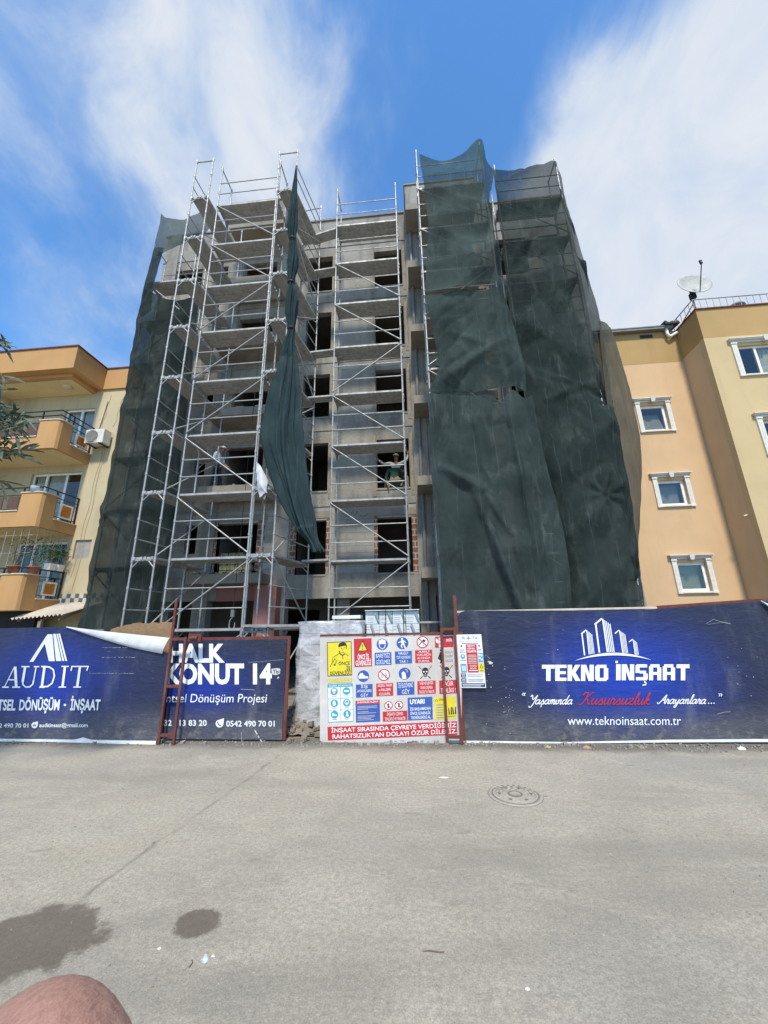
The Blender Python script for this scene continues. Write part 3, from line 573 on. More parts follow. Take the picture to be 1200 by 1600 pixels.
# the loose sheet bundled on the right-hand frame of the left scaffold
def bundle():
    ctr = [(463, 258, .012), (461, 285, .05), (459, 320, .11), (457, 350, .13), (457, 374, .085), (458, 400, .13), (457, 420, .15), (455, 442, .085), (457, 462, .14), (455, 488, .15), (455, 514, .08),
           (451, 540, .15), (448, 575, .25), (444, 612, .36), (441, 650, .43), (443, 690, .45), (450, 728, .40), (460, 766, .34), (471, 802, .27), (480, 828, .19), (490, 846, .11), (498, 862, .13)]
    ring = []; n = 110
    cs = [(at(x, y, 8.9), r) for x, y, r in ctr]; pts = spline([c for c, _ in cs], 170); rs = spline([Vector((r, 0, 0)) for _, r in cs], 170)
    for j, (c, r) in enumerate(zip(pts, rs)):
        r = max(.01, r.x); row = []; tw = j * .014
        for i in range(n):
            t = 2 * math.pi * i / n; q = t + tw
            f = 1 + .22 * math.sin(6 * q + .8 * math.sin(j * .05)) + .15 * math.sin(11 * q + 1 + j * .03) + .1 * math.sin(17 * q - j * .02) + .2 * noise.noise(Vector((math.cos(t) * 2, math.sin(t) * 2, j * .09))) + (.25 * noise.noise(Vector((math.cos(t) * 3, math.sin(t) * 3, j * .3))) if j < 82 else 0)
            fy = .5 if r > .2 else .85
            p = c + Vector((r * f * math.cos(t), r * f * fy * math.sin(t), 0))
            if j > 158: p.z += .12 * noise.noise(Vector((math.cos(t) * 3, math.sin(t) * 3, 2))) * (j - 158) / 11
            row.append(p)
        ring.append(row)
    mb = MB(); mb.grid(ring, 0, True, True); return mb
tag(bundle().build('rolled_net', M['net_teal']), 'loose green net bundled on the scaffold frame, bellying out and tapering to a point', 'safety net')
for (tx, ty, lab) in ((457, 374, 'dark cord binding the bundled net highest, below its pointed top'), (455, 442, 'dark cord binding the bundled net at the middle pinch'), (455, 514, 'dark cord binding the bundled net lowest, above its wide belly')):
    q = at(tx, ty, 8.9); tag(MB().lathe(q - Vector((0, 0, .03)), [(.08, 0), (.115, .015), (.115, .045), (.08, .06)], 18).build('net_tie', M['black']), lab, 'cord', 'cords round the bundled net')
rows = [[at(401, 722, 8.96), at(407, 728, 8.9), at(416, 745, 8.96)], [at(401, 745, 8.94), at(409, 752, 8.86), at(418, 752, 8.96)], [at(402, 757, 8.94), at(410, 762, 8.84), at(416, 768, 8.9)], [at(404, 768, 8.95), at(412, 768, 8.86), at(421, 771, 8.9)], [at(406, 778, 8.96), at(410, 774, 8.9), at(414, 768, 8.9)]]
g = sheet(rows, 14, 26)
for r in g:
    for p in r: p.y += .03 * noise.noise(p * 6)
o = tag(MB().grid(g).build('white_sack', M['white_cloth']), 'crumpled white plastic sack caught on the scaffold frame beside the bundled net', 'sack')
# ------------------------------------------------------------------ printing helpers
_tx = {}
def glyphs(s, bold=0., shear=0.):
    key = (s, bold, shear)
    if key in _tx: return _tx[key]
    cu = bpy.data.curves.new('t', 'FONT'); cu.body = s; cu.offset = bold; cu.shear = shear; cu.resolution_u = 3; cu.size = 1
    o = bpy.data.objects.new('t', cu); C.objects.link(o); dg = bpy.context.evaluated_depsgraph_get(); me = o.evaluated_get(dg).to_mesh()
    vs = [(v.co.x, v.co.y) for v in me.vertices]; fs = [tuple(p.vertices) for p in me.polygons]
    o.evaluated_get(dg).to_mesh_clear(); bpy.data.objects.remove(o); bpy.data.curves.remove(cu); _tx[key] = (vs, fs); return _tx[key]
_capv = glyphs('H')[0]; CAP = max(v[1] for v in _capv) - min(v[1] for v in _capv)
COL = {'w': (.78, .78, .77), 'red': (.50, .035, .04), 'blue': (.05, .10, .33), 'yel': (.70, .58, .04), 'blk': (.03, .03, .03), 'cyan': (.06, .32, .42), 'navy': (.03, .03, .14), 'pale': (.58, .55, .50), 'lb': (.10, .35, .55), 'script': (.42, .035, .045), 'grey': (.30, .31, .33), 'dred': (.30, .05, .045), 'gg': (.22, .30, .27)}
PM = {}
def pmat(c):
    if c not in PM: PM[c] = flat('print_' + c, COL[c], .45, var=.07, scale=14)
    return PM[c]
class Print:
    """flat printing on a plane; frame = three points (TL, TR, BL) on that plane; local u right, v down, 0..W, 0..H"""
    def __init__(s, TL, TR, BL, W=1., H=1., lift=.004, warp=None):
        s.o = TL; s.eu = (TR - TL) / W; s.ev = (BL - TL) / H; s.n = s.ev.cross(s.eu).normalized()
        if s.n.y > 0: s.n = -s.n
        s.k = 0; s.lift = lift; s.mb = MB(); s.cols = []; s.warp = warp
    def ci(s, c):
        if c not in s.cols: s.cols.append(c)
        return s.cols.index(c)
    def raw(s, pts, faces, c):
        s.k += 1; l = s.lift + s.k * .00025; vs = []
        for u, v in pts:
            p = s.o + s.eu * u + s.ev * v + s.n * l
            if s.warp: p.y += s.warp(p.x, p.z)
            vs.append(p)
        s.mb.add(vs, faces, s.ci(c)); return s
    def poly(s, pts, c): return s.raw(pts, [tuple(range(len(pts)))], c)
    def rect(s, x0, y0, x1, y1, c):
        n = max(1, int((x1 - x0) * s.eu.length / .12)) if s.warp else 1
        for i in range(n): a, b2 = x0 + (x1 - x0) * i / n, x0 + (x1 - x0) * (i + 1) / n; s.k -= 1 if i else 0; s.poly([(a, y0), (b2, y0), (b2, y1), (a, y1)], c)
        return s
    def disc(s, x, y, r, c, n=26, ry=None): return s.poly([(x + r * math.cos(2 * math.pi * i / n), y + (ry or r) * math.sin(2 * math.pi * i / n)) for i in range(n)], c)
    def ring(s, x, y, r, r2, c, n=26):
        p = [(x + q * math.cos(2 * math.pi * i / n), y + q * math.sin(2 * math.pi * i / n)) for q in (r, r2) for i in range(n)]
        return s.raw(p, [(i, (i + 1) % n, n + (i + 1) % n, n + i) for i in range(n)], c)
    def line(s, x0, y0, x1, y1, wd, c, w2=None):
        d = math.hypot(x1 - x0, y1 - y0); a, b2 = -(y1 - y0) / d / 2, (x1 - x0) / d / 2; w2 = wd if w2 is None else w2
        return s.poly([(x0 + a * wd, y0 + b2 * wd), (x1 + a * w2, y1 + b2 * w2), (x1 - a * w2, y1 - b2 * w2), (x0 - a * wd, y0 - b2 * wd)], c)
    def stroke(s, pts, wd, c):
        n = len(pts); L, Rr = [], []
        for i, (x, y) in enumerate(pts):
            a = pts[max(i - 1, 0)]; b2 = pts[min(i + 1, n - 1)]; d = math.hypot(b2[0] - a[0], b2[1] - a[1]) or 1; nx, ny = -(b2[1] - a[1]) / d * wd / 2, (b2[0] - a[0]) / d * wd / 2
            L.append((x + nx, y + ny)); Rr.append((x - nx, y - ny))
        return s.raw(L + Rr, [(i, i + 1, n + i + 1, n + i) for i in range(n - 1)], c)
    def text(s, t, x0, x1, ytop, ybase, c, bold=.012, shear=0., fit=True):
        vs, fs = glyphs(t, bold, shear); a, b2 = min(v[0] for v in vs), max(v[0] for v in vs); k = (ybase - ytop) / CAP; kx = (x1 - x0) / (b2 - a)
        return s.raw([(x0 + (v[0] - a) * kx, ybase - v[1] * k) for v in vs], fs, c)
    def build(s, name, parent=None): return s.mb.build(name, [pmat(c) for c in s.cols], parent)
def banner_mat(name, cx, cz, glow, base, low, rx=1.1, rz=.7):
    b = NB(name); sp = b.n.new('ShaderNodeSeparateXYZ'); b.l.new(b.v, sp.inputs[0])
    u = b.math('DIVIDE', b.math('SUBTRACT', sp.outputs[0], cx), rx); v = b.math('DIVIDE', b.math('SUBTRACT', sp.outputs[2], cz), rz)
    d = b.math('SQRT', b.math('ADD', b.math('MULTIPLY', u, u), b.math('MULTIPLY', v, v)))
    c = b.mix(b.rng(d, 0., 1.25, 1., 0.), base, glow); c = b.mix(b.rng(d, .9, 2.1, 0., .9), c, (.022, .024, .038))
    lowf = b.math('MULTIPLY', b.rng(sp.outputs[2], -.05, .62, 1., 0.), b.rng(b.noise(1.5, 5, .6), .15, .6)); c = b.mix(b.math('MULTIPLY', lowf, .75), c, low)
    ds = b.rng(b.noise(2.5, 6, .7, (1, 1, .3)), .5, .8); c = b.mix(b.math('MULTIPLY', ds, .22), c, (.3, .3, .3))
    sp1 = b.rng(b.noise(24, 4, .75, (1, 1, .7), 0, (2, 1, 8)), .71, .735); sp1 = b.math('MULTIPLY', sp1, b.rng(b.noise(1.2, 3, .6, None, 0, (8, 2, 3)), .5, .64)); c = b.mix(b.math('MULTIPLY', sp1, .8), c, (.55, .55, .55))
    mud = b.math('MULTIPLY', b.rng(sp.outputs[2], .0, .5, 1., 0.), b.rng(b.noise(7, 8, .72, None, 0, (3, 3, 1)), .5, .62)); c = b.mix(b.math('MULTIPLY', mud, .55), c, (.21, .19, .155))
    scr = b.rng(b.noise(9, 3, .6, (.25, 1, 6), .3, (5, 1, 1)), .735, .75); c = b.mix(b.math('MULTIPLY', scr, .5), c, (.5, .5, .52))
    b.bump(b.math('ADD', b.noise(3.0, 5, .6, (1, 1, 2.2), .8), b.math('MULTIPLY', b.noise(8, 5, .6, (.6, 1, 2.5), 1.), .25)), .5, .04); return b.fin(c, .42, 0, .4)
def cloth(x0, x1, zlo, zhi, Y0, Y1, warp, nx=70, nz=26):
    """x range, lower and upper edge functions, depth at both ends"""
    rows = []
    for j in range(nz):
        r = []
        for i in range(nx):
            x = x0 + (x1 - x0) * i / (nx - 1); z = zlo(x) + (zhi(x) - zlo(x)) * (1 - j / (nz - 1)); r.append(Vector((x, Y0 + (Y1 - Y0) * i / (nx - 1) + warp(x, z), z)))
        rows.append(r)
    return rows
def wr(x, z): return .010 * noise.noise(Vector((x * .8, z * .9, 2))) + .004 * noise.noise(Vector((x * 1.7, z * 1.3, 9)))
def pw(pts):
    def f(x):
        for (a, za), (b2, zb) in zip(pts, pts[1:]):
            if x <= b2: return za + (zb - za) * max(0, (x - a)) / (b2 - a)
        return pts[-1][1]
    return f
def banner(name, label, x0, x1, zlo, zhi, Y0, Y1, mat, board):
    t = thing(name, label, 'hoarding', ((x0 + x1) / 2, (Y0 + Y1) / 2, 0))
    mb = MB(); mb.grid(cloth(x0, x1, zlo, zhi, Y0, Y1, wr)); o = mb.build('banner', mat, t)
    return t
# ---------------------------------------------------------------- left hoarding: AUDIT
YL0, YL1 = 6.2, 6.1
def f1(x, y, lift=0): X = x / 4; return at(X, 920 + y / 4, 6.15)
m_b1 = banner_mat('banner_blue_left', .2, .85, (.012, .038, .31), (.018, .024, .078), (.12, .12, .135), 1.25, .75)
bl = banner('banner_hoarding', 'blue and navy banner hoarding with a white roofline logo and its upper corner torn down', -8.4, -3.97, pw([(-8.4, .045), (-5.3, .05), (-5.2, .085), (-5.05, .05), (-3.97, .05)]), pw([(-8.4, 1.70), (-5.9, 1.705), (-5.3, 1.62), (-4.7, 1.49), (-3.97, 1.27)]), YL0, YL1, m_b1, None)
MB().box(-8.4, -5.25, 6.225, 6.25, .02, 1.66).build('backing_sheet', flat('hoarding_sheet', (.2, .19, .18), .6), bl)
mb = MB(); mb.grid(cloth(-8.4, -3.99, pw([(-8.4, .0), (-6, .012), (-4, .0)]), pw([(-8.4, .044), (-5.3, .049), (-5.2, .084), (-5.05, .05), (-3.98, .05)]), YL0 - .004, YL1 - .004, wr, 60, 4)); mb.build('white_hem', M['white'], bl)
fl_rows = [[f1(422, 236), f1(640, 262), f1(860, 285), f1(1072, 305)], [f1(424, 238), f1(630, 275), f1(850, 315), f1(1062, 345)], [f1(426, 240), f1(620, 290), f1(840, 345), f1(1050, 375)], [f1(428, 242), f1(616, 302), f1(830, 362), f1(1036, 403)]]
for j, r in enumerate(fl_rows):
    for i, p in enumerate(r): p.y -= .02 + (.0, .05, .06, .03)[j] * (.3 + i * .25) + .035 * i / 3
mb = MB(); mb.grid(sheet(fl_rows, 24, 12)); mb.build('torn_flap', M['flap'], bl)
osb = concrete('strand_board', (.33, .215, .12), (.19, .11, .055), 6, .2, .8)
mb = MB(); random.seed(11); xs = [-5.15 + i * .055 for i in range(21)]
tp = [1.655 + min(1, i / 7) * .09 + random.uniform(-.012, .012) for i in range(21)]
for i in range(20): mb.hexa([(xs[i], 6.26, 1.1), (xs[i + 1], 6.26, 1.1), (xs[i + 1], 6.285, 1.1), (xs[i], 6.285, 1.1)], [(xs[i], 6.26, tp[i]), (xs[i + 1], 6.26, tp[i + 1]), (xs[i + 1], 6.285, tp[i + 1]), (xs[i], 6.285, tp[i])])
tag(mb.build('strand_board', osb), 'brown oriented strand board with a ragged top behind the torn banner corner', 'board')
def wl(x, z): return wr(x, z)
def pl(): return Print(Vector((0, YL0, 0)), Vector((1, YL0 - (YL0 - YL1) / 4.43, 0)), Vector((0, YL0, -1)), lift=.006, warp=None)
class PX(Print):                           # printing addressed in photo pixels of a zoomed crop on a slanted banner plane
    def __init__(s, fx, x0, x1, Y0, Y1, lift=.007, warp=wr):
        s.fx = fx; s.a = (x0, x1, Y0, Y1); s.k = 0; s.lift = lift; s.mb = MB(); s.cols = []; s.warp = warp; s.eu = Vector((.003, 0, 0)); s.ev = Vector((0, 0, -.003))
    def raw(s, pts, faces, c):
        s.k += 1; l = s.lift + s.k * .00025; vs = []; x0, x1, Y0, Y1 = s.a
        for u, v in pts:
            px, py = s.fx(u, v); Y = (Y0 + Y1) / 2
            for _ in range(3): p = at(px, py, Y); Y = Y0 + (Y1 - Y0) * (p.x - x0) / (x1 - x0)
            p = at(px, py, Y); p.y += (s.warp(p.x, p.z) if s.warp else 0) - l; vs.append(p)
        s.mb.add(vs, faces, s.ci(c)); return s
F1 = lambda u, v: (u / 4, 920 + v / 4); F2 = lambda u, v: (230 + u / 4.444, 920 + v / 4.444); F3 = lambda u, v: (460 + u / 3.75, 930 + v / 3.75)
p = PX(F1, -8.4, -3.97, YL0, YL1)
p.poly([(188, 456), (212, 456), (292, 330), (300, 284)], 'w'); p.poly([(300, 284), (330, 284), (344, 452), (308, 452), (282, 338)], 'w')
p.poly([(335, 282), (352, 282), (385, 451), (352, 451)], 'w'); p.poly([(356, 281), (364, 281), (403, 451), (391, 451)], 'w'); p.poly([(368, 280), (377, 280), (421, 451), (409, 451)], 'w')
p.build('logo', bl)
p = PX(F1, -8.4, -3.97, YL0, YL1)          # slanted serif capitals
def ser(x, y, wd): p.rect(x - wd / 2, y - 4, x + wd / 2, y + 4, 'w')
p.line(34, 612, 96, 486, 5, 'w'); p.line(100, 486, 106, 612, 17, 'w'); p.line(58, 568, 98, 568, 7, 'w'); ser(40, 614, 42); ser(106, 614, 50)
p.line(162, 486, 146, 580, 15, 'w'); p.stroke([(146, 578), (148, 600), (166, 614), (190, 612), (208, 596), (214, 570)], 9, 'w'); p.line(214, 572, 230, 486, 7, 'w'); ser(164, 486, 50); ser(232, 486, 34)
p.line(282, 486, 264, 612, 15, 'w'); p.stroke([(270, 488), (310, 488), (336, 505), (342, 545), (328, 590), (300, 610), (252, 611)], 10, 'w'); ser(278, 485, 34); ser(266, 615, 34)
p.line(408, 486, 392, 612, 15, 'w'); ser(409, 485, 46); ser(391, 614, 46)
p.line(502, 486, 484, 612, 15, 'w'); ser(484, 614, 48); p.rect(448, 481, 558, 489, 'w'); p.line(452, 484, 446, 512, 8, 'w'); p.line(554, 484, 544, 512, 8, 'w')
p.build('lettering', bl)
p = PX(F1, -8.4, -3.97, YL0, YL1)
p.text('KENTSEL', -112, 100, 694, 757, 'w', .03, .18); p.text('DÖNÜŞÜM', 122, 376, 694, 757, 'w', .03, .18); p.disc(406, 726, 8, 'w'); p.text('İNŞAAT', 437, 630, 694, 757, 'w', .03, .18); p.build('lettering', bl); p = PX(F1, -8.4, -3.97, YL0, YL1); p.text('0542 490 70 01', -60, 182, 841, 866, 'w', .02, .1)
p.build('lettering', bl); p = PX(F1, -8.4, -3.97, YL0, YL1); p.disc(218, 852, 19, 'w'); p.poly([(218, 833), (240, 828), (238, 852)], 'w'); p.poly([(209, 846), (227, 846), (227, 858), (209, 858)], 'navy'); p.line(210, 847, 218, 853, 2.5, 'w'); p.line(218, 853, 226, 847, 2.5, 'w')
p.build('mail_icon', bl); p = PX(F1, -8.4, -3.97, YL0, YL1); p.text('auditinsaat@gmail.com', 247, 549, 840, 864, 'w', .02); p.build('lettering', bl)
p = PX(F1, -8.4, -3.97, YL0, YL1); random.seed(4)
for y, x0, x1 in ((367, 640, 790), (428, 640, 860), (528, 560, 830)):
    x = x0
    while x < x1: d = random.uniform(8, 34); p.line(x, y + random.uniform(-1, 2), x + d, y + random.uniform(-2, 1), random.uniform(1, 3.2), 'grey'); x += d + random.uniform(2, 12)
p.build('scuff_mark', bl)
# ---------------------------------------------------------------- gate leaf: HALK KONUT 14
YG = 6.27
gt = thing('gate_leaf', 'navy blue sheet gate leaf with big white lettering and rust red steel frame', 'gate', (-3.1, YG, 0))
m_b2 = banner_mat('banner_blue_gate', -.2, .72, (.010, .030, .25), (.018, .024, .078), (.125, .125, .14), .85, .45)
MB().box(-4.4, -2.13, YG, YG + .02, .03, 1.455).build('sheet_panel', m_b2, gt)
mb = MB(); mb.box(-4.4, -2.08, YG + .021, YG + .06, 1.455, 1.50); mb.box(-2.128, -2.08, YG + .021, YG + .06, .02, 1.454); mb.build('steel_frame', M['rust'], gt)
p = PX(F2, -4.4, -2.13, YG, YG, .003, None)
p.text('HALK', 150, 540, 389, 505, 'w', .045); p.build('lettering', gt); p = PX(F2, -4.4, -2.13, YG, YG, .003, None); p.text('KONUT 14', 128, 866, 527, 655, 'w', .045); p.build('lettering', gt); p = PX(F2, -4.4, -2.13, YG, YG, .003, None); p.text('Kentsel Dönüşüm Projesi', 48, 834, 730, 788, 'w', .0, .15)
p.build('lettering', gt); p = PX(F2, -4.4, -2.13, YG, YG, .003, None); p.text('0532 613 83 20', 60, 414, 912, 950, 'w', .02); p.build('lettering', gt); p = PX(F2, -4.4, -2.13, YG, YG, .003, None); p.text('0542 490 70 01', 549, 886, 917, 955, 'w', .02); p.build('lettering', gt); p = PX(F2, -4.4, -2.13, YG, YG, .003, None)
p.disc(503, 936, 27, 'w'); p.poly([(500, 909), (534, 898), (531, 936)], 'w'); p.stroke([(490, 922), (492, 935), (502, 947), (514, 952)], 7, 'navy'); p.build('phone_icon', gt)
p = PX(F2, -4.4, -2.13, YG, YG, .003, None); p.poly([(862, 556), (905, 550), (925, 556), (922, 590), (890, 600), (866, 592)], 'pale'); p.text('Tbi', 872, 918, 562, 588, 'blk', .02)
p.build('paper_scrap', gt)
for ln in ((748, 982, 764, 1010, 9, 'pale'), (770, 1020, 778, 1036, 7, 'pale'), (786, 1046, 798, 1064, 9, 'pale'), (655, 995, 656, 1070, 2, 'pale'), (700, 512, 950, 492, 2, 'grey'), (650, 697, 745, 702, 4, 'grey'), (915, 612, 904, 622, 9, 'pale')):
    PX(F2, -4.4, -2.13, YG, YG, .003, None).line(*ln).build('scratch_mark', gt)
# rust red posts of the gate and their ladder-like frames
def post(name, label, x0, x1, Y, h0, h1, rungs):
    t = thing(name, label, 'gate post', ((x0 + x1) / 2, Y, 0)); s = .018
    MB().box(x0 - s, x0 + s, Y - s, Y + s, 0, h0).build('post', M['rust'], t); MB().box(x1 - s, x1 + s, Y - s, Y + s, 0, h1).build('post', M['rust'], t)
    for z in rungs: MB().box(x0 + s, x1 - s, Y - s * .8, Y + s * .8, z - .02, z + .02).build('rung', M['rust'], t)
    return t
t = post('steel_gate_post', 'rust red ladder-like steel post between the torn banner and the gate leaf', -3.935, -3.70, 6.08, 2.09, 1.52, (1.49, .80, .13))
MB().box(-3.66, -3.45, 6.07, 6.12, 1.45, 1.56).build('hinge_box', M['rust'], t); MB().tube((-3.62, 6.06, 1.5), (-3.5, 6.06, 1.5), .03, 8).build('hinge_pin', M['rust'], t)
post('steel_gate_post', 'rust red ladder-like steel post overlapping the right end of the safety sign board', .315, .515, 6.2, 1.58, 1.60, (1.57, .10))
MB().box(.53, .58, 6.28, 6.33, 0, 2.08).build('steel_post', M['rust']); tag(bpy.data.objects['steel_post'], 'single tall rust red steel post at the left edge of the right banner', 'post')
# ---------------------------------------------------------------- safety sign board
YS = 6.27
sg = thing('safety_sign_board', 'white sheet metal board covered in Turkish safety pictograms and a red apology strip', 'sign', (-.5, YS, 0))
m_s = concrete('dirty_white_sheet', (.66, .62, .57), (.4, .34, .28), 1.2, .35, .05)
cs = [F3(150, 852), F3(170, 866), F3(980, 876), F3(980, 232), F3(150, 248)]
pts = [at(*c, YS) for c in cs]; mb = MB(); n = len(pts); mb.add(pts + [q + Vector((0, .02, 0)) for q in pts], [tuple(range(n)), tuple(reversed(range(n, 2 * n)))] + [(i, n + i, n + (i + 1) % n, (i + 1) % n) for i in range(n)]); mb.build('sheet_panel', m_s, sg)
a, c_ = at(*F3(150, 240), YS), at(*F3(985, 224), YS); MB().bar(a + Vector((0, .01, .008)), c_ + Vector((0, .01, .008)), .04, .035).build('top_rail', M['rust'], sg)
for x in (-1.35, -.2): MB().box(x, x + .05, YS + .022, YS + .07, 0, 1.45).build('rear_stud', M['rust'], sg)
def SP(): return PX(F3, -1.6, .5, YS, YS, .002, None)
def skew(p, y0, x0): return p
def par(p, x0, y0, x1, y1, c, s=-.045, lean=.022):    # panel with the slope of the photo's stickers
    w_, h_ = x1 - x0, y1 - y0; p.poly([(x0, y0), (x1, y0 + s * w_), (x1 + lean * h_, y1 + s * w_), (x0 + lean * h_, y1)], c); return p
class SK(PX):
    """as PX, with the stickers' slope about a pivot"""
    def __init__(s, x, y): super().__init__(F3, -1.6, .5, YS, YS, .002, None); s.pv = (x, y)
    def raw(s, pts, faces, c): x0, y0 = s.pv; return super().raw([(u + .022 * (v - y0), v - .045 * (u - x0)) for u, v in pts], faces, c)
def lines(p, ts, x0, x1, y0, y1, c, bold=.0, ins=.08, wid=None):
    n = len(ts); hh = (y1 - y0) / n
    for i, t in enumerate(ts):
        L = len(t) / max(len(q) for q in ts); m = (x0 + x1) / 2; w_ = (x1 - x0) * (1 - 2 * ins) * (.35 + .65 * L) / 2
        p.text(t, m - w_, m + w_, y0 + hh * (i + .2), y0 + hh * (i + .84), c, bold)
p = SK(190, 270); p.rect(190, 276, 334, 476, 'blk').rect(194, 280, 330, 472, 'yel')
p.poly([(256, 300), (262, 286), (282, 279), (300, 283), (307, 300), (304, 322), (298, 316), (262, 318)], 'blk'); p.poly([(263, 306), (300, 300), (302, 330), (292, 348), (280, 352), (268, 344), (262, 324)], 'yel')
p.line(270, 316, 280, 315, 3, 'blk').line(287, 314, 297, 313, 3, 'blk').line(284, 318, 281, 332, 2, 'blk').line(274, 340, 290, 339, 2.5, 'blk'); p.stroke([(262, 330), (268, 350), (282, 356), (296, 346)], 6, 'blk'); p.line(280, 356, 282, 380, 3, 'blk')
p.stroke([(262, 344), (240, 356), (224, 366), (218, 392)], 2.5, 'blk'); p.stroke([(298, 350), (316, 360)], 2, 'blk'); p.stroke([(206, 420), (214, 404), (224, 392), (236, 372), (238, 384), (244, 380), (242, 396), (234, 410), (228, 406)], 3, 'blk'); p.disc(233, 410, 5, 'blk')
p.text('ÖNCE', 256, 322, 394, 412, 'blk', .012); p.text('İŞ', 302, 324, 421, 439, 'blk', .012); p.text('GÜVENLİĞİ', 204, 326, 449, 469, 'blk', .012); p.build('warning_notice', sg)
p = SK(194, 490); p.rect(194, 492, 336, 516, 'grey').rect(196, 494, 334, 514, 'yel'); p.text('İŞ GÜVENLİĞİ VE KORUNMA', 202, 328, 499, 509, 'grey', .01); p.build('caption_strip', sg)
p = SK(194, 520); p.rect(194, 522, 342, 746, 'cyan').rect(197, 542, 267, 606, 'w').rect(270, 542, 339, 606, 'w').rect(197, 609, 267, 674, 'w').rect(270, 609, 339, 674, 'w').rect(197, 677, 267, 742, 'w').rect(270, 677, 339, 742, 'w')
for i, (x, y) in enumerate([(232, 566), (305, 566), (232, 634), (305, 634), (232, 700), (305, 700)]):
    p.disc(x, y, 22, 'cyan'); p.rect(x - 14, y + 27, x + 14, y + 30, 'grey')
    if i == 0: p.poly([(x - 14, y - 2), (x - 10, y - 13), (x, y - 17), (x + 10, y - 13), (x + 14, y - 2)], 'w'); p.disc(x, y + 6, 8, 'pale')
    elif i == 1: p.rect(x - 14, y - 5, x + 14, y + 5, 'w')
    elif i == 2: p.poly([(x - 8, y + 14), (x - 10, y - 4), (x - 5, y - 14), (x + 4, y - 14), (x + 8, y), (x + 6, y + 14)], 'w')
    elif i == 3: p.ring(x, y - 3, 9, 13, 'w'); p.rect(x - 5, y + 1, x + 5, y + 14, 'w')
    elif i == 4: p.poly([(x - 14, y + 8), (x - 12, y - 8), (x - 4, y - 8), (x + 2, y), (x + 14, y + 3), (x + 14, y + 8)], 'w')
    else: p.disc(x, y - 8, 6, 'w'); p.poly([(x - 4, y), (x + 6, y - 2), (x + 10, y + 14), (x - 8, y + 14)], 'w')
p.text('KİŞİSEL KORUYUCU', 204, 332, 528, 537, 'w', .01); p.build('pictogram_chart', sg)
p = SK(348, 256); p.rect(348, 256, 452, 421, 'red'); p.poly([(398, 266), (430, 330), (368, 330)], 'blk').poly([(398, 275), (423, 326), (374, 326)], 'yel'); p.line(398, 290, 398, 310, 5, 'blk', 3).disc(398, 318, 3.5, 'blk'); p.text('ÖNCE İŞ', 368, 434, 350, 377, 'w', .02); p.text('GÜVENLİĞİ', 356, 446, 385, 413, 'w', .02); p.build('warning_notice', sg)
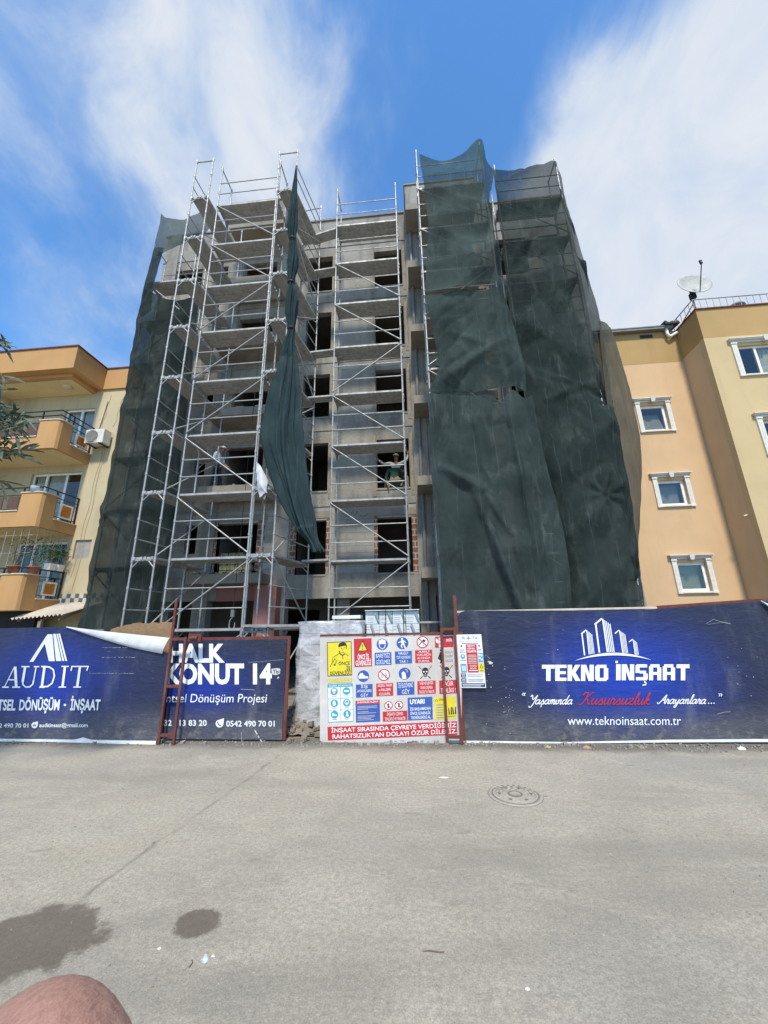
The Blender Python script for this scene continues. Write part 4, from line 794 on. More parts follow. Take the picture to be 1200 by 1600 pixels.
def pict(cx, cy, r, kind, tx, box, col, lines_):
    p = SK(box[0], box[1])
    x0, y0 = box[0], box[1]; cyy = cy + .045 * (cx - x0)
    if kind in ('helmet', 'belt', 'shoe', 'glove'):
        p.disc(cx, cyy, r, 'blue')
        if kind == 'helmet': p.poly([(cx - 22, cyy - 2), (cx - 18, cyy - 24), (cx, cyy - 30), (cx + 18, cyy - 24), (cx + 22, cyy - 2)], 'w'); p.stroke([(cx - 18, cyy), (cx - 14, cyy + 18), (cx, cyy + 27), (cx + 14, cyy + 18), (cx + 18, cyy)], 4, 'w')
        if kind == 'belt': p.disc(cx - 2, cyy - 25, 6, 'w'); p.poly([(cx - 8, cyy - 18), (cx + 8, cyy - 18), (cx + 10, cyy + 4), (cx - 4, cyy + 6)], 'w'); p.line(cx - 24, cyy - 4, cx - 4, cyy - 10, 5, 'w').line(cx + 8, cyy - 14, cx + 20, cyy - 2, 5, 'w').line(cx + 6, cyy + 2, cx + 16, cyy + 30, 7, 'w').line(cx, cyy + 4, cx - 8, cyy + 16, 8, 'w').line(cx - 8, cyy + 14, cx - 2, cyy + 28, 6, 'w')
        if kind == 'shoe': p.poly([(cx - 28, cyy + 14), (cx - 28, cyy - 2), (cx - 16, cyy - 18), (cx - 2, cyy - 18), (cx + 6, cyy - 4), (cx + 28, cyy + 4), (cx + 28, cyy + 14)], 'w'); p.line(cx - 2, cyy - 14, cx + 18, cyy + 2, 5, 'blue')
        if kind == 'glove': p.poly([(cx - 14, cyy + 30), (cx - 18, cyy - 4), (cx - 8, cyy - 14), (cx + 4, cyy - 4), (cx + 10, cyy + 30)], 'w'); p.stroke([(cx + 2, cyy - 24), (cx + 14, cyy - 22), (cx + 16, cyy - 6)], 4, 'pale')
    if kind in ('noload', 'nofire'):
        p.disc(cx, cyy, r, 'w').ring(cx, cyy, r, r - 6, 'red')
        if kind == 'noload': p.line(cx - 20, cyy + 16, cx + 8, cyy - 16, 6, 'blk'); p.poly([(cx + 2, cyy - 10), (cx + 18, cyy - 14), (cx + 16, cyy - 2), (cx + 4, cyy)], 'blk'); p.line(cx + 2, cyy + 12, cx + 4, cyy + 24, 4, 'blk')
        else: p.stroke([(cx - 10, cyy + 18), (cx - 14, cyy + 4), (cx - 6, cyy - 10)], 4, 'blk'); p.stroke([(cx + 6, cyy + 18), (cx + 14, cyy + 4), (cx + 10, cyy - 14)], 4, 'blk'); p.line(cx - 2, cyy + 14, cx - 2, cyy - 4, 4, 'grey')
        p.line(cx - r * .68, cyy - r * .68, cx + r * .68, cyy + r * .68, 6, 'red')
    if kind == 'skull':
        for sx in (-1, 1): p.line(cx + sx * 38, cyy - 38, cx + sx * 22, cyy - 18, 5, 'red', 4).line(cx + sx * 16, cyy + 22, cx + sx * 30, cyy + 36, 5, 'dred' if sx < 0 else 'blk')
        p.poly([(cx - 19, cyy - 12), (cx - 14, cyy - 24), (cx, cyy - 29), (cx + 14, cyy - 24), (cx + 19, cyy - 12), (cx + 18, cyy + 2), (cx + 12, cyy + 10), (cx + 10, cyy + 22), (cx, cyy + 26), (cx - 10, cyy + 22), (cx - 12, cyy + 10), (cx - 18, cyy + 2)], 'blk')
        p.disc(cx - 8, cyy - 4, 4.5, 'w').disc(cx + 8, cyy - 4, 4.5, 'w').poly([(cx, cyy + 3), (cx + 3, cyy + 9), (cx - 3, cyy + 9)], 'w').line(cx - 7, cyy + 16, cx + 7, cyy + 16, 2, 'w')
    p.rect(*box, col); lines(p, lines_, box[0], box[2], box[1], box[3], 'w', .0); p.build('safety_pictogram', sg)
pict(516, 288, 33, 'helmet', 0, (470, 337, 568, 411), 'blue', ['BARETSİZ', 'GİRİLMEZ'])
pict(634, 281, 35, 'belt', 0, (589, 330, 688, 402), 'blue', ['PARAŞÜT', 'TİPİ KEMERİNİ', 'TAK !'])
pict(752, 275, 35, 'noload', 0, (707, 323, 807, 397), 'red', ['ASILI', 'YÜKLERİN', 'ALTINDA', 'DURMA'])
pict(405, 474, 34, 'shoe', 0, (360, 524, 458, 600), 'blue', ['İŞ', 'AYAKKABISI', 'GİY'])
pict(526, 467, 35, 'nofire', 0, (479, 518, 578, 592), 'red', ['ARIZALI TAKIM', 've MALZEME', 'KULLANMA'])
pict(647, 459, 35, 'glove', 0, (600, 510, 702, 586), 'blue', ['İŞ ELDİVENİ', 'GİY'])
pict(768, 452, 34, 'skull', 0, (720, 504, 827, 580), 'red', ['SAĞLI VE ELEKTRİK', 'SAHASI DIŞINDA', 'TEHLİKELİ VE YASAKTIR'])
p = SK(823, 238); p.rect(823, 244, 930, 308, 'red'); p.poly([(828, 252), (842, 262), (838, 284), (828, 272)], 'w').disc(851, 256, 7, 'w').rect(843, 266, 861, 284, 'w').rect(845, 288, 858, 306, 'w'); p.text('DEĞİL', 888, 924, 260, 274, 'w', .02)
p.disc(858, 324, 7, 'blk').poly([(838, 370), (850, 336), (866, 332), (874, 352), (866, 384), (850, 382)], 'blk').line(858, 380, 854, 400, 9, 'blk'); p.text('AÇIKLA', 878, 924, 328, 342, 'grey', .01); p.text('YANGIN', 880, 924, 352, 366, 'grey', .01); p.text('KALDIR', 882, 926, 378, 392, 'grey', .01); p.build('warning_notice', sg)
pict(892, 448, 32, 'skull', 0, (848, 500, 952, 578), 'red', ['SAĞIR', 'TEHLİKE !'])
p = SK(358, 616); p.rect(358, 619, 500, 746, 'blue').rect(358, 619, 500, 640, 'red'); p.text('İŞ GÜVENLİĞİ TALİMATI', 368, 490, 624, 634, 'w', .015)
random.seed(2)
for i, y in enumerate(range(652, 740, 8)):
    if i not in (3, 6): p.rect(368, y, 368 + random.uniform(60, 118), y + 2.6, 'pale')
p.build('safety_notice', sg)
p = SK(514, 610); p.rect(516, 682, 660, 741, 'red')
for x in (550, 612): p.disc(x, 648, 25, 'w').ring(x, 648, 25, 20, 'red').disc(x, 642, 6, 'blk').rect(x - 5, 648, x + 5, 662, 'blk').line(x - 16, 632, x + 16, 664, 4, 'red')
lines(p, ['İNŞAATA GİRMEK', 'TEHLİKELİ VE YASAKTIR'], 516, 660, 684, 740, 'w', 0); p.build('warning_notice', sg)
p = SK(663, 598); p.rect(663, 601, 808, 734, 'blue'); p.text('UYARI', 676, 762, 613, 638, 'w', .04); p.text('İŞE BAŞLAMADAN', 676, 796, 660, 676, 'w', .012); p.text('ÖNCE GÜVENLİK', 676, 796, 686, 702, 'w', .012); p.text('TEDBİRLERİNİ AL', 680, 796, 711, 727, 'w', .012); p.build('warning_notice', sg)
p = SK(820, 594); p.rect(820, 598, 944, 728, 'yel'); p.poly([(832, 606), (841, 622), (823, 622)], 'blk').poly([(832, 610), (838, 620), (826, 620)], 'yel'); p.text('DİKKAT', 846, 884, 608, 620, 'blk', .012)
for y in range(640, 716, 15): p.rect(830, y, 870, y + 6, 'grey')
for x in (912, 936): p.poly([(x - 12, 660), (x - 8, 664), (x - 2, 700), (x - 10, 704)], 'blk').poly([(x + 10, 656), (x + 4, 662), (x + 2, 700), (x + 9, 704)], 'blk')
p.rect(896, 712, 942, 714, 'blk'); p.build('warning_notice', sg)
p = SK(194, 770); p.rect(194, 772, 952, 851, 'red'); p.text('İNŞAAT SIRASINDA ÇEVREYE VERDİĞİMİZ', 216, 948, 782, 806, 'w', .014); p.text('RAHATSIZLIKTAN DOLAYI ÖZÜR DİLERİZ.', 222, 950, 818, 842, 'w', .014); p.build('apology_strip', sg)
p = SP(); random.seed(9)
for i in range(16): x = random.uniform(560, 880); y = 858 + random.uniform(-8, 10); p.disc(x, y, random.uniform(3, 10), 'grey', 9, random.uniform(2, 4))
p.poly([(660, 858), (720, 854), (721, 859), (660, 863)], 'dred'); p.build('dirt_splash', sg)
# ---------------------------------------------------------------- right hoarding: TEKNO INSAAT
YR0, YR1 = 6.3, 6.34
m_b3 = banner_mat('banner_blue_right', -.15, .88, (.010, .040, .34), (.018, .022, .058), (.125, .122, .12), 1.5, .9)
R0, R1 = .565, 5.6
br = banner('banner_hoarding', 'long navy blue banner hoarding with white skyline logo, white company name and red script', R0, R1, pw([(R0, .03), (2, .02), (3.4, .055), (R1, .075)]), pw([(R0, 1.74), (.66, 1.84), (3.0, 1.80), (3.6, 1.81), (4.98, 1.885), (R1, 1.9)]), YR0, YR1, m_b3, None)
MB().box(.6, R1, YR1 + .03, YR1 + .06, .02, 1.80).build('backing_sheet', flat('hoarding_sheet', (.2, .19, .18), .6), br)
MB().bar((R0, YR1 + .045, 1.825), (3.6, YR1 + .045, 1.83), .03, .03).build('top_rail', M['stone'], br); MB().bar((3.6, YR1 + .045, 1.83), (R1, YR1 + .045, 1.93), .04, .05).build('top_rail', M['rust'], br)
mb = MB(); mb.grid(cloth(R0, R1, pw([(R0, .0), (2, -.0), (3.4, .02), (R1, .035)]), pw([(R0, .029), (2, .019), (3.4, .054), (R1, .074)]), YR0 - .004, YR1 - .004, wr, 60, 4)); mb.build('white_hem', M['white'], br)
a = at(*(930 + 1150 / 4.444, 920 + 80 / 4.444), 6.3); mb = MB(); mb.add([a, a + Vector((.13, 0, -.08)), a + Vector((.2, -.04, -.25)), a + Vector((.1, -.05, -.12))], [(0, 1, 2, 3)]); mb.add([q + Vector((0, .01, 0)) for q in (a, a + Vector((.13, 0, -.08)), a + Vector((.2, -.04, -.25)), a + Vector((.1, -.05, -.12)))], [(0, 1, 2, 3)]); mb.build('torn_corner', M['white'], br)
F6 = lambda u, v: (830 + u / 3.871, 950 + v / 3.871)
def RP(): return PX(F6, R0, R1, YR0, YR1)
p = RP()
p.line(305, 152, 322, 286, 8, 'w').line(301, 157, 331, 132, 8, 'w'); p.line(388, 95, 411, 270, 10, 'w').line(382, 100, 426, 63, 10, 'w'); p.line(505, 154, 530, 133, 7, 'w').line(590, 206, 613, 188, 6, 'w')
def stripes(a, b2, c, d, n, wd):
    for i in range(n): t = i / (n - 1); p.line(a[0] + (b2[0] - a[0]) * t, a[1] + (b2[1] - a[1]) * t, c[0] + (d[0] - c[0]) * t, c[1] + (d[1] - c[1]) * t, wd * (1.4 if i == 0 else 1), 'w')
stripes((334, 134), (364, 158), (349, 280), (379, 276), 5, 4.2); stripes((430, 66), (474, 96), (459, 267), (500, 267), 5, 6); stripes((532, 136), (564, 158), (552, 272), (582, 271), 5, 4.2); stripes((614, 190), (635, 206), (628, 283), (647, 283), 4, 3.6)
def arc(t, o): x = 262 + 463 * t; return (x, 318 - 4 * (318 - 274 + o) * t * (1 - t) - 4 * t)
up_ = [arc(i / 24, 2) for i in range(25)]; dn = [arc(i / 24, -14) for i in range(25)]
p.raw(up_ + dn, [(i, i + 1, 25 + i + 1, 25 + i) for i in range(24)], 'w'); p.build('logo', br)
p = RP()
G = {'T': ([(0, 0, 75, 24), (25, 24, 51, 100)], 78), 'E': ([(0, 0, 26, 100), (26, 0, 66, 20), (26, 40, 62, 58), (26, 80, 66, 100)], 72), 'I': ([(0, 0, 27, 100)], 33),
     'O': ([(0, 8, 26, 92), (8, 0, 66, 20), (50, 20, 76, 92), (8, 80, 66, 100)], 84), 'A': ([(0, 12, 24, 100), (8, 0, 62, 20), (48, 20, 72, 100), (24, 48, 48, 66)], 80),
     'S': ([(0, 6, 24, 54), (6, 0, 68, 20), (24, 40, 62, 58), (46, 58, 72, 94), (2, 80, 66, 100)], 79), 'N': ([(0, 0, 25, 100), (49, 0, 74, 100)], 82), 'K': ([(0, 0, 26, 100)], 78)}
def word(wd, x0, x1, yt, yb):
    tot = sum(G[c][1] for c in wd) - 6; k = (x1 - x0) / tot; x = x0; h = (yb - yt) / 100
    for c in wd:
        for a_, b_, c2, d_ in G[c][0]: p.rect(x + a_ * k, yt + b_ * h, x + c2 * k, yt + d_ * h, 'w')
        if c == 'N': p.poly([(x + 24 * k, yt), (x + 30 * k, yt), (x + 50 * k, yt + 62 * h), (x + 50 * k, yb), (x + 44 * k, yb), (x + 24 * k, yt + 38 * h)], 'w')
        if c == 'K': p.poly([(x + 25 * k, yt + 40 * h), (x + 44 * k, yt), (x + 74 * k, yt), (x + 46 * k, yt + 48 * h), (x + 76 * k, yb), (x + 46 * k, yb), (x + 25 * k, yt + 60 * h)], 'w')
        x += G[c][1] * k
word('TEKNO', 64, 466, 343, 441); p.build('lettering', br); p = RP(); word('INSAAT', 512, 950, 340, 437); p.rect(507, 319, 522, 333, 'w'); p.stroke([(686, 440), (684, 448), (693, 453), (692, 463), (672, 466)], 8, 'w'); p.build('lettering', br)
# cursive strokes, x-height 1, y up
def arcp(pts): return pts
CUR = {'a': ([[(.72, .85), (.45, 1), (.12, .7), (.08, .25), (.3, 0), (.58, .25), (.78, .98)], [(.78, .98), (.7, .4), (.78, .03), (1.0, .15)]], .98),
       's': ([[(-.05, .1), (.3, .7), (.42, 1.05), (.5, .7), (.62, .3), (.45, 0), (.15, .03)], [(.45, 0), (.78, .15)]], .76), 'm': ([[(0, .6), (.12, 1), (.15, .6), (.12, 0)], [(.14, .5), (.35, 1), (.48, .9), (.46, 0)], [(.48, .5), (.7, 1), (.84, .9), (.8, .1), (.92, 0), (1.1, .2)]], 1.08),
       'i': ([[(.0, .3), (.15, 1), (.12, .2), (.25, 0), (.45, .2)]], .44), 'n': ([[(0, .6), (.12, 1), (.15, .6), (.12, 0)], [(.14, .5), (.4, 1), (.56, .9), (.52, .1), (.65, 0), (.85, .2)]], .82),
       'd': ([[(.72, .85), (.45, 1), (.12, .7), (.08, .25), (.3, 0), (.58, .25), (.8, .98)], [(.95, 2), (.76, .9), (.72, .1), (.85, 0), (1.02, .18)]], 1.0), 'u': ([[(0, .4), (.14, 1), (.1, .3), (.25, 0), (.5, .3), (.66, 1)], [(.66, 1), (.6, .2), (.72, 0), (.92, .2)]], .88),
       'r': ([[(0, .2), (.2, 1.1), (.28, .85), (.5, .85), (.42, .2), (.52, 0), (.72, .2)]], .68), 'z': ([[(.05, .85), (.25, 1), (.6, .95), (.1, .1), (.35, .1), (.6, -.02), (.8, .2)]], .74), 'l': ([[(0, .2), (.35, 1.3), (.46, 1.95), (.3, 1.9), (.2, 1), (.18, .2), (.32, 0), (.52, .2)]], .48),
       'k': ([[(0, .2), (.35, 1.4), (.44, 1.95), (.3, 1.9), (.2, 1), (.12, 0)], [(.15, .5), (.45, 1), (.56, .8), (.26, .5), (.55, .05), (.85, .15)]], .8), 'y': ([[(0, .4), (.14, 1), (.12, .35), (.28, .05), (.52, .35), (.68, 1)], [(.68, 1), (.55, -.2), (.35, -.8), (.12, -.75), (.2, -.4), (.6, .05), (.9, .2)]], .86),
       'Y': ([[(-.1, 1.6), (.1, 2), (.3, 1.7), (.35, 1.2), (.55, 1.05), (.9, 1.5), (1.15, 2)], [(1.15, 2), (.9, .6), (.6, -.5), (.25, -.7), (.1, -.4)]], 1.1), 'K': ([[(.0, 1.5), (.2, 1.95), (.65, 1.95)], [(.62, 2), (.45, .8), (.1, 0), (-.2, .05)], [(1.35, 2), (1.05, 1.9), (.5, 1.0), (.75, .8), (1.0, .1), (1.3, .1)]], 1.3),
       'A': ([[(-.35, .3), (-.1, 0), (.3, .5), (1.0, 2)], [(1.0, 2), (.95, .8), (1.02, .05), (1.25, .2)], [(.35, .75), (.95, .85)]], 1.2)}
def script(ws, x0, x1, yb, xh, c, wd, ced=()):
    tot = sum(CUR[ch][1] for ch in ws); k = (x1 - x0) / tot; x = x0
    for q, ch in enumerate(ws):
        for st in CUR[ch][0]:
            pp = spline([Vector((a_, b_, 0)) for a_, b_ in st], max(6, 4 * len(st))); p.stroke([(x + (v.x) * k + v.y * xh * .32, yb - v.y * xh) for v in pp], wd, c)
        if q in ced: p.stroke([(x + .3 * k, yb + 3), (x + .2 * k, yb + 10), (x + .3 * k, yb + 14), (x + .05 * k, yb + 18)], wd * .8, c)
        x += CUR[ch][1] * k
p = RP(); script('Yasaminda', -14, 246, 581, 27, 'w', 5.5, (2,)); p.build('lettering', br); p = RP(); script('Kusursuzluk', 296, 712, 583, 36, 'script', 6.5); p.build('lettering', br); p = RP(); script('Arayanlara', 770, 1052, 578, 27, 'w', 5.5)
for x in (1070, 1086, 1102): p.disc(x, 575, 4, 'w')
for x in (1130, 1142): p.stroke([(x, 516), (x + 8, 524), (x + 2, 533)], 5, 'w')
for x in (-55, -44): p.stroke([(x + 8, 512), (x, 522), (x + 6, 530)], 5, 'w')
p.build('lettering', br)
p = RP(); p.text('www.teknoinsaat.com.tr', 220, 904, 654, 707, 'w', .0); p.build('lettering', br)
p = RP(); random.seed(12)
for cx, cy, n, sx, sy in ((-150, 520, 22, 20, 120), (-265, 440, 14, 16, 110), (200, 210, 4, 80, 60), (1290, 330, 10, 80, 90), (-235, 340, 3, 10, 8)):
    for i in range(n): p.disc(cx + random.gauss(0, sx), cy + random.gauss(0, sy), random.uniform(1.2, 3.6), 'pale', 7, random.uniform(1, 3))
p.poly([(-262, 318), (-246, 322), (-232, 330), (-240, 340), (-256, 338)], 'pale'); p.stroke([(1050, 95), (1095, 68), (1120, 78), (1195, 94)], 2, 'grey'); p.stroke([(1060, 100), (1140, 86), (1200, 96)], 1.5, 'grey'); p.stroke([(1120, 640), (1160, 628), (1200, 626)], 3, 'grey'); p.build('scuff_mark', br)
# small notice board
rn = thing('notice_board', 'small portrait white notice board with red and yellow panels fixed on the navy banner', 'notice', tuple(at(740, 1075, 6.26)))
TL, TR_, BL_ = at(690 + 105 / 4.444, 920 + 318 / 4.444, 6.262), at(690 + 275 / 4.444, 920 + 316 / 4.444, 6.262), at(690 + 133 / 4.444, 920 + 688 / 4.444, 6.262)
eu, ev = TR_ - TL, BL_ - TL; mb = MB(); q = [TL, TR_, TR_ + ev, BL_]; mb.add(q + [v + Vector((0, .012, 0)) for v in q], [(0, 3, 2, 1), (4, 5, 6, 7)] + [(i, (i + 1) % 4, 4 + (i + 1) % 4, 4 + i) for i in range(4)]); mb.build('board', pmat('w'), rn)
p = Print(TL, TR_, BL_, 100, 200, .002)
p.text('R', 22, 34, 8, 19, 'grey', .012); p.text('TA', 62, 84, 8, 19, 'grey', .012); p.poly([(47, 4), (50, 12), (64, 14), (50, 16), (47, 24), (44, 16), (32, 14), (44, 12)], 'grey'); p.text('İNŞAAT YAPI DENETİM LTD. ŞTİ.', 8, 96, 25, 29, 'grey', .0); p.text('TEL 0 232 000 00 00', 18, 86, 33, 36, 'red', .0) if False else p.rect(18, 33, 86, 35, 'dred')
p.build('heading', rn)
p = Print(TL, TR_, BL_, 100, 200, .002); p.rect(33, 38, 77, 144, 'red'); p.text('İNŞAATA', 38, 70, 41, 47, 'w', .02); p.text('GİRMEK', 38, 70, 51, 57, 'w', .02); p.text('YASAKTIR', 36, 74, 60, 69, 'w', .02)
for y in range(78, 112, 6): p.rect(38, y, 72, y + 2.5, 'pale')
p.text('TEHLİKELİ', 42, 70, 116, 122, 'w', .01); p.text('BÖLGE', 44, 68, 126, 131, 'w', .01); p.rect(38, 135, 74, 138, 'w'); p.build('prohibition_panel', rn)
def NP(): return Print(TL, TR_, BL_, 100, 200, .002)
NP().disc(18, 84, 10, 'lb', 20, 9).disc(18, 82, 4, 'w', 12).build('pictogram', rn); NP().rect(6, 98, 30, 100, 'red').rect(6, 111, 30, 144, 'lb').rect(10, 118, 26, 138, 'pale').build('pictogram', rn); NP().disc(16, 44, 3, 'blk', 12, 4).rect(8, 54, 28, 62, 'pale').rect(6, 66, 30, 68, 'dred').build('pictogram', rn)
NP().rect(79, 71, 99, 106, 'lb').disc(84, 78, 4, 'w', 12).disc(93, 80, 4, 'w', 12).disc(85, 90, 4, 'w', 12).disc(93, 96, 4, 'w', 12).build('pictogram', rn)
NP().rect(79, 108, 99, 144, 'yel').poly([(89, 112), (97, 128), (81, 128)], 'blk').poly([(89, 116), (94, 126), (84, 126)], 'yel').rect(82, 136, 96, 138, 'blk').build('pictogram', rn); NP().poly([(84, 40), (90, 40), (89, 48), (85, 48)], 'blk').rect(80, 56, 96, 58, 'red').rect(80, 62, 97, 64, 'grey').build('pictogram', rn)
p = Print(TL, TR_, BL_, 100, 200, .002)
for y, h_ in ((147, 15), (165, 15)): p.rect(4, y, 25, y + h_, 'navy').rect(7, y + 4, 22, y + 6, 'w').rect(7, y + 9, 22, y + 11, 'w').rect(30, y + 2, 94, y + 4, 'grey').rect(30, y + 8, 90, y + 11, 'grey')
p.rect(4, 183, 97, 196, 'navy').rect(8, 187, 92, 189, 'w').rect(8, 192, 80, 194, 'w'); p.build('caption', rn)
# ---------------------------------------------------------------- wrapped pallets
def cover_mat(name, c, t):
    b = NB(name); g = b.n.new('ShaderNodeBsdfPrincipled'); b.set(g.inputs['Base Color'], c); g.inputs['Roughness'].default_value = .22; tr = b.n.new('ShaderNodeBsdfTransparent')
    m = b.n.new('ShaderNodeMixShader'); b.set(m.inputs[0], b.rng(b.noise(3, 5, .65, (1, 1, 1.6), .8), .35, .65, t - .25, t + .25)); b.l.new(g.outputs[0], m.inputs[1]); b.l.new(tr.outputs[0], m.inputs[2]); b.l.new(m.outputs[0], b.o.inputs[0])
    bp = b.n.new('ShaderNodeBump'); bp.inputs['Strength'].default_value = .6; bp.inputs['Distance'].default_value = .05; b.l.new(b.noise(3.5, 4, .55, (1, 1, 1.5), 1.2), bp.inputs['Height']); b.l.new(bp.outputs[0], g.inputs['Normal']); return b.m
wrapm = cover_mat('stretch_wrap', (.72, .72, .73), .55); grb = concrete('grey_block', (.42, .415, .40), (.24, .235, .225), 3, .3, .4); whb = flat('white_print_wrap', (.62, .64, .63), .35, var=.1, scale=4)
def pallet(label, x0, x1, y0, y1, h, rows, cols, bm, seed, wrap=True):
    t = thing('block_pallet', label, 'pallet', ((x0 + x1) / 2, (y0 + y1) / 2, 0)); random.seed(seed)
    mb = MB(); 
    for x in (x0 + .03, (x0 + x1) / 2 - .05, x1 - .13): mb.box(x, x + .1, y0 + .02, y1 - .02, .006, .09)
    for i in range(6): yy = y0 + .02 + i * (y1 - y0 - .14) / 5; mb.box(x0 + .02, x1 - .02, yy, yy + .1, .091, .11)
    mb.build('wooden_pallet', M['wood'], t)
    mb = MB(); dz = (h - .12) / rows; dx = (x1 - x0) / cols
    for r in range(rows):
        for c in range(cols):
            for s, (ya, yb_) in enumerate(((y0, y0 + (y1 - y0) * .33), (y0 + (y1 - y0) * .335, y0 + (y1 - y0) * .66), (y0 + (y1 - y0) * .665, y1))):
                j = [random.uniform(-.008, .008) for _ in range(4)]
                mb.box(x0 + c * dx + .004 + j[0], x0 + (c + 1) * dx - .004 + j[0], ya + .003 + j[1], yb_ - .003 + j[1], .115 + r * dz + .003, .115 + (r + 1) * dz - .003)
    bl_ = mb.build('block_stack', bm, t)
    if wrap:
        rows_ = []; nz = 46; per = [(x0, y0), (x1, y0), (x1, y1), (x0, y1)]
        for k in range(nz + 8):
            z = .05 + (h + .02 - .05) * min(1, k / nz); sh = 0 if k <= nz else (k - nz) / 8
            row = []
            for e in range(4):
                (xa, ya), (xb, yb2) = per[e], per[(e + 1) % 4]
                for i in range(22):
                    f = i / 22; x, y = xa + (xb - xa) * f, ya + (yb2 - ya) * f; cx, cy = (x0 + x1) / 2, (y0 + y1) / 2
                    rad = 1 + .03 / .6; x2, y2 = cx + (x - cx) * rad * (1 - sh), cy + (y - cy) * rad * (1 - sh)
                    v = Vector((x2, y2, z + (.03 * (1 - abs(2 * f - 1)) * 0 if k < nz else .02 * noise.noise(Vector((x2 * 4, y2 * 4, 1))))))
                    nn_ = noise.noise(Vector((x2 * 2.5, y2 * 2.5, z * 3))) * .05 + (.02 * max(0, noise.noise(Vector((x2 * 2 + z * 3, z * 5, 4)))))
                    v += Vector((x2 - cx, y2 - cy, 0)).normalized() * nn_ * (1 - sh); row.append(v)
            rows_.append(row)
        MB().grid(rows_, 0, True, True).build('plastic_wrap', wrapm, t)
    return t
pallet('grey block pallet in crumpled stretch wrap behind the left end of the safety sign', -2.06, -1.02, 6.75, 7.75, 1.70, 9, 3, grb, 1)
t = pallet('white wrapped pallet with grey green print behind the middle of the safety sign', -.98, -.02, 7.15, 8.1, 1.88, 8, 4, whb, 2, False)
p = Print(Vector((-.98, 7.13, 1.88)), Vector((-.02, 7.13, 1.88)), Vector((-.98, 7.13, .9)), 300, 300, .004)
for k in range(4):
    x = 10 + k * 75; p.poly([(x + 40, 10), (x + 52, 10), (x + 70, 55), (x + 58, 55)], 'gg'); p.poly([(x + 14, 66), (x + 26, 66), (x + 44, 118), (x + 32, 118)], 'grey'); p.rect(x, 22, x + 36, 25, 'grey').rect(x, 44, x + 34, 47, 'grey').rect(x - 6, 82, x + 12, 85, 'grey').rect(x + 48, 100, x + 66, 103, 'grey')
p.build('print', t)
MB().box(-.99, -.01, 7.10, 8.14, 1.885, 1.90).build('top_sheet', whb, t)
for x in (-.62, -.30): MB().box(x, x + .012, 7.09, 7.096, .2, 1.9).build('strap', M['dark'], t)
tag(MB().box(-1.63, -1.1, 7.3, 7.6, 1.76, 1.82).build('flat_pack', whb), 'flat pale pack lying on the wrapped grey block pallet', 'pack')
# ------------------------------------------------------------------ yellow house on the left
def window(par, x0, x1, z0, z1, yf, mull=(), fr=.07, curtain=None, name='window', tilt=False):
    mb = MB(); y0, y1 = yf + .09, yf + .16
    mb.box(x0, x0 + fr, y0, y1, z0, z1).box(x1 - fr, x1, y0, y1, z0, z1).box(x0 + fr, x1 - fr, y0, y1, z0, z0 + fr).box(x0 + fr, x1 - fr, y0, y1, z1 - fr, z1)
    for m in mull: mb.box(m - fr * .6, m + fr * .6, y0 + .002, y1 - .002, z0 + fr, z1 - fr)
    o = mb.build(name, M['white'], par)
    xs = [x0 + fr] + [m for m in mull] + [x1 - fr]
    for i in range(len(xs) - 1):
        a, c = xs[i] + (fr * .6 if i else 0), xs[i + 1] - (fr * .6 if i < len(xs) - 2 else 0)
        MB().box(a + .002, c - .002, yf + .115, yf + .125, z0 + fr + .002, z1 - fr - .002).build('pane', M['glass'], o)
        if curtain and i in curtain:
            rows = [[Vector((a + (c - a) * j / 40, yf + .21 + .03 * math.sin(j * 1.3) + .012 * math.sin(j * 3.1), z)) for j in range(41)] for z in (z0 + .02, z1 - .02)]
            MB().grid(rows).build('curtain', M['curtain'], o)
    return o
lb = thing('yellow_house', 'cream and orange apartment house on the left with projecting parapet and three stacked balconies', 'building', (-15, 12.9, 0))
WY = 12.9
LW = [(-14.25, -12.92, 7.95, 10.36), (-15.05, -12.92, 5.2, 7.55), (-14.95, -12.92, 2.5, 4.76), (-12.6, -11.95, 4.10, 4.80)]
mb = MB(); wall(mb, -20, -10.7, 0, 11.16, LW, WY, WY + .25); mb.build('wall', M['cream'], lb)
MB().box(-10.95, -10.7, WY + .252, 22, 0, 11.15).build('side_wall', M['cream'], lb)
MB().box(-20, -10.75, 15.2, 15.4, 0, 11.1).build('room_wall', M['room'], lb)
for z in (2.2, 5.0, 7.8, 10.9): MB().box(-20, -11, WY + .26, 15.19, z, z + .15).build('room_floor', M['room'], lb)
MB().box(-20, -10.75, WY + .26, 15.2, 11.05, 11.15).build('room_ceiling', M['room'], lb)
MB().box(-12.698, -10.68, WY - .07, WY + .3, 11.17, 12.12).build('parapet', M['orange'], lb)
o = MB().box(-20, -12.7, 11.4, WY + .3, 11.17, 12.12).build('roof_projection', M['orange'], lb)
MB().box(-20, -12.66, 11.36, WY + .34, 12.12, 12.17).build('roof_trim', M['rust'], lb); MB().box(-12.655, -10.64, WY - .11, WY + .34, 12.12, 12.17).build('roof_trim', M['rust'], lb)
MB().box(-20, -13.02, 11.72, WY - .002, 11.04, 11.168).build('soffit_beam', M['orange'], lb)
MB().box(-16.9, -13.2, 11.9, WY - .004, 11.02, 11.038).build('ceiling', M['ceil'], lb)
MB().box(-17.1, -16.9, 11.5, WY - .002, 2.3, 11.03).build('balcony_side_wall', M['cream'], lb)
lamp = MB().lathe((-13.75, 12.3, 10.93), [(0, 0), (.10, .0), (.15, .03), (.17, .07), (.17, .09)], 20).build('ceiling_lamp', M['stone'], lb)
bh = [(7.86, 8.97), (4.99, 6.18), (2.25, 3.38)]
panel = flat('brown_railing_panel', (.11, .055, .035), .5); amber = flat('amber_panel', (.40, .15, .02), .45)
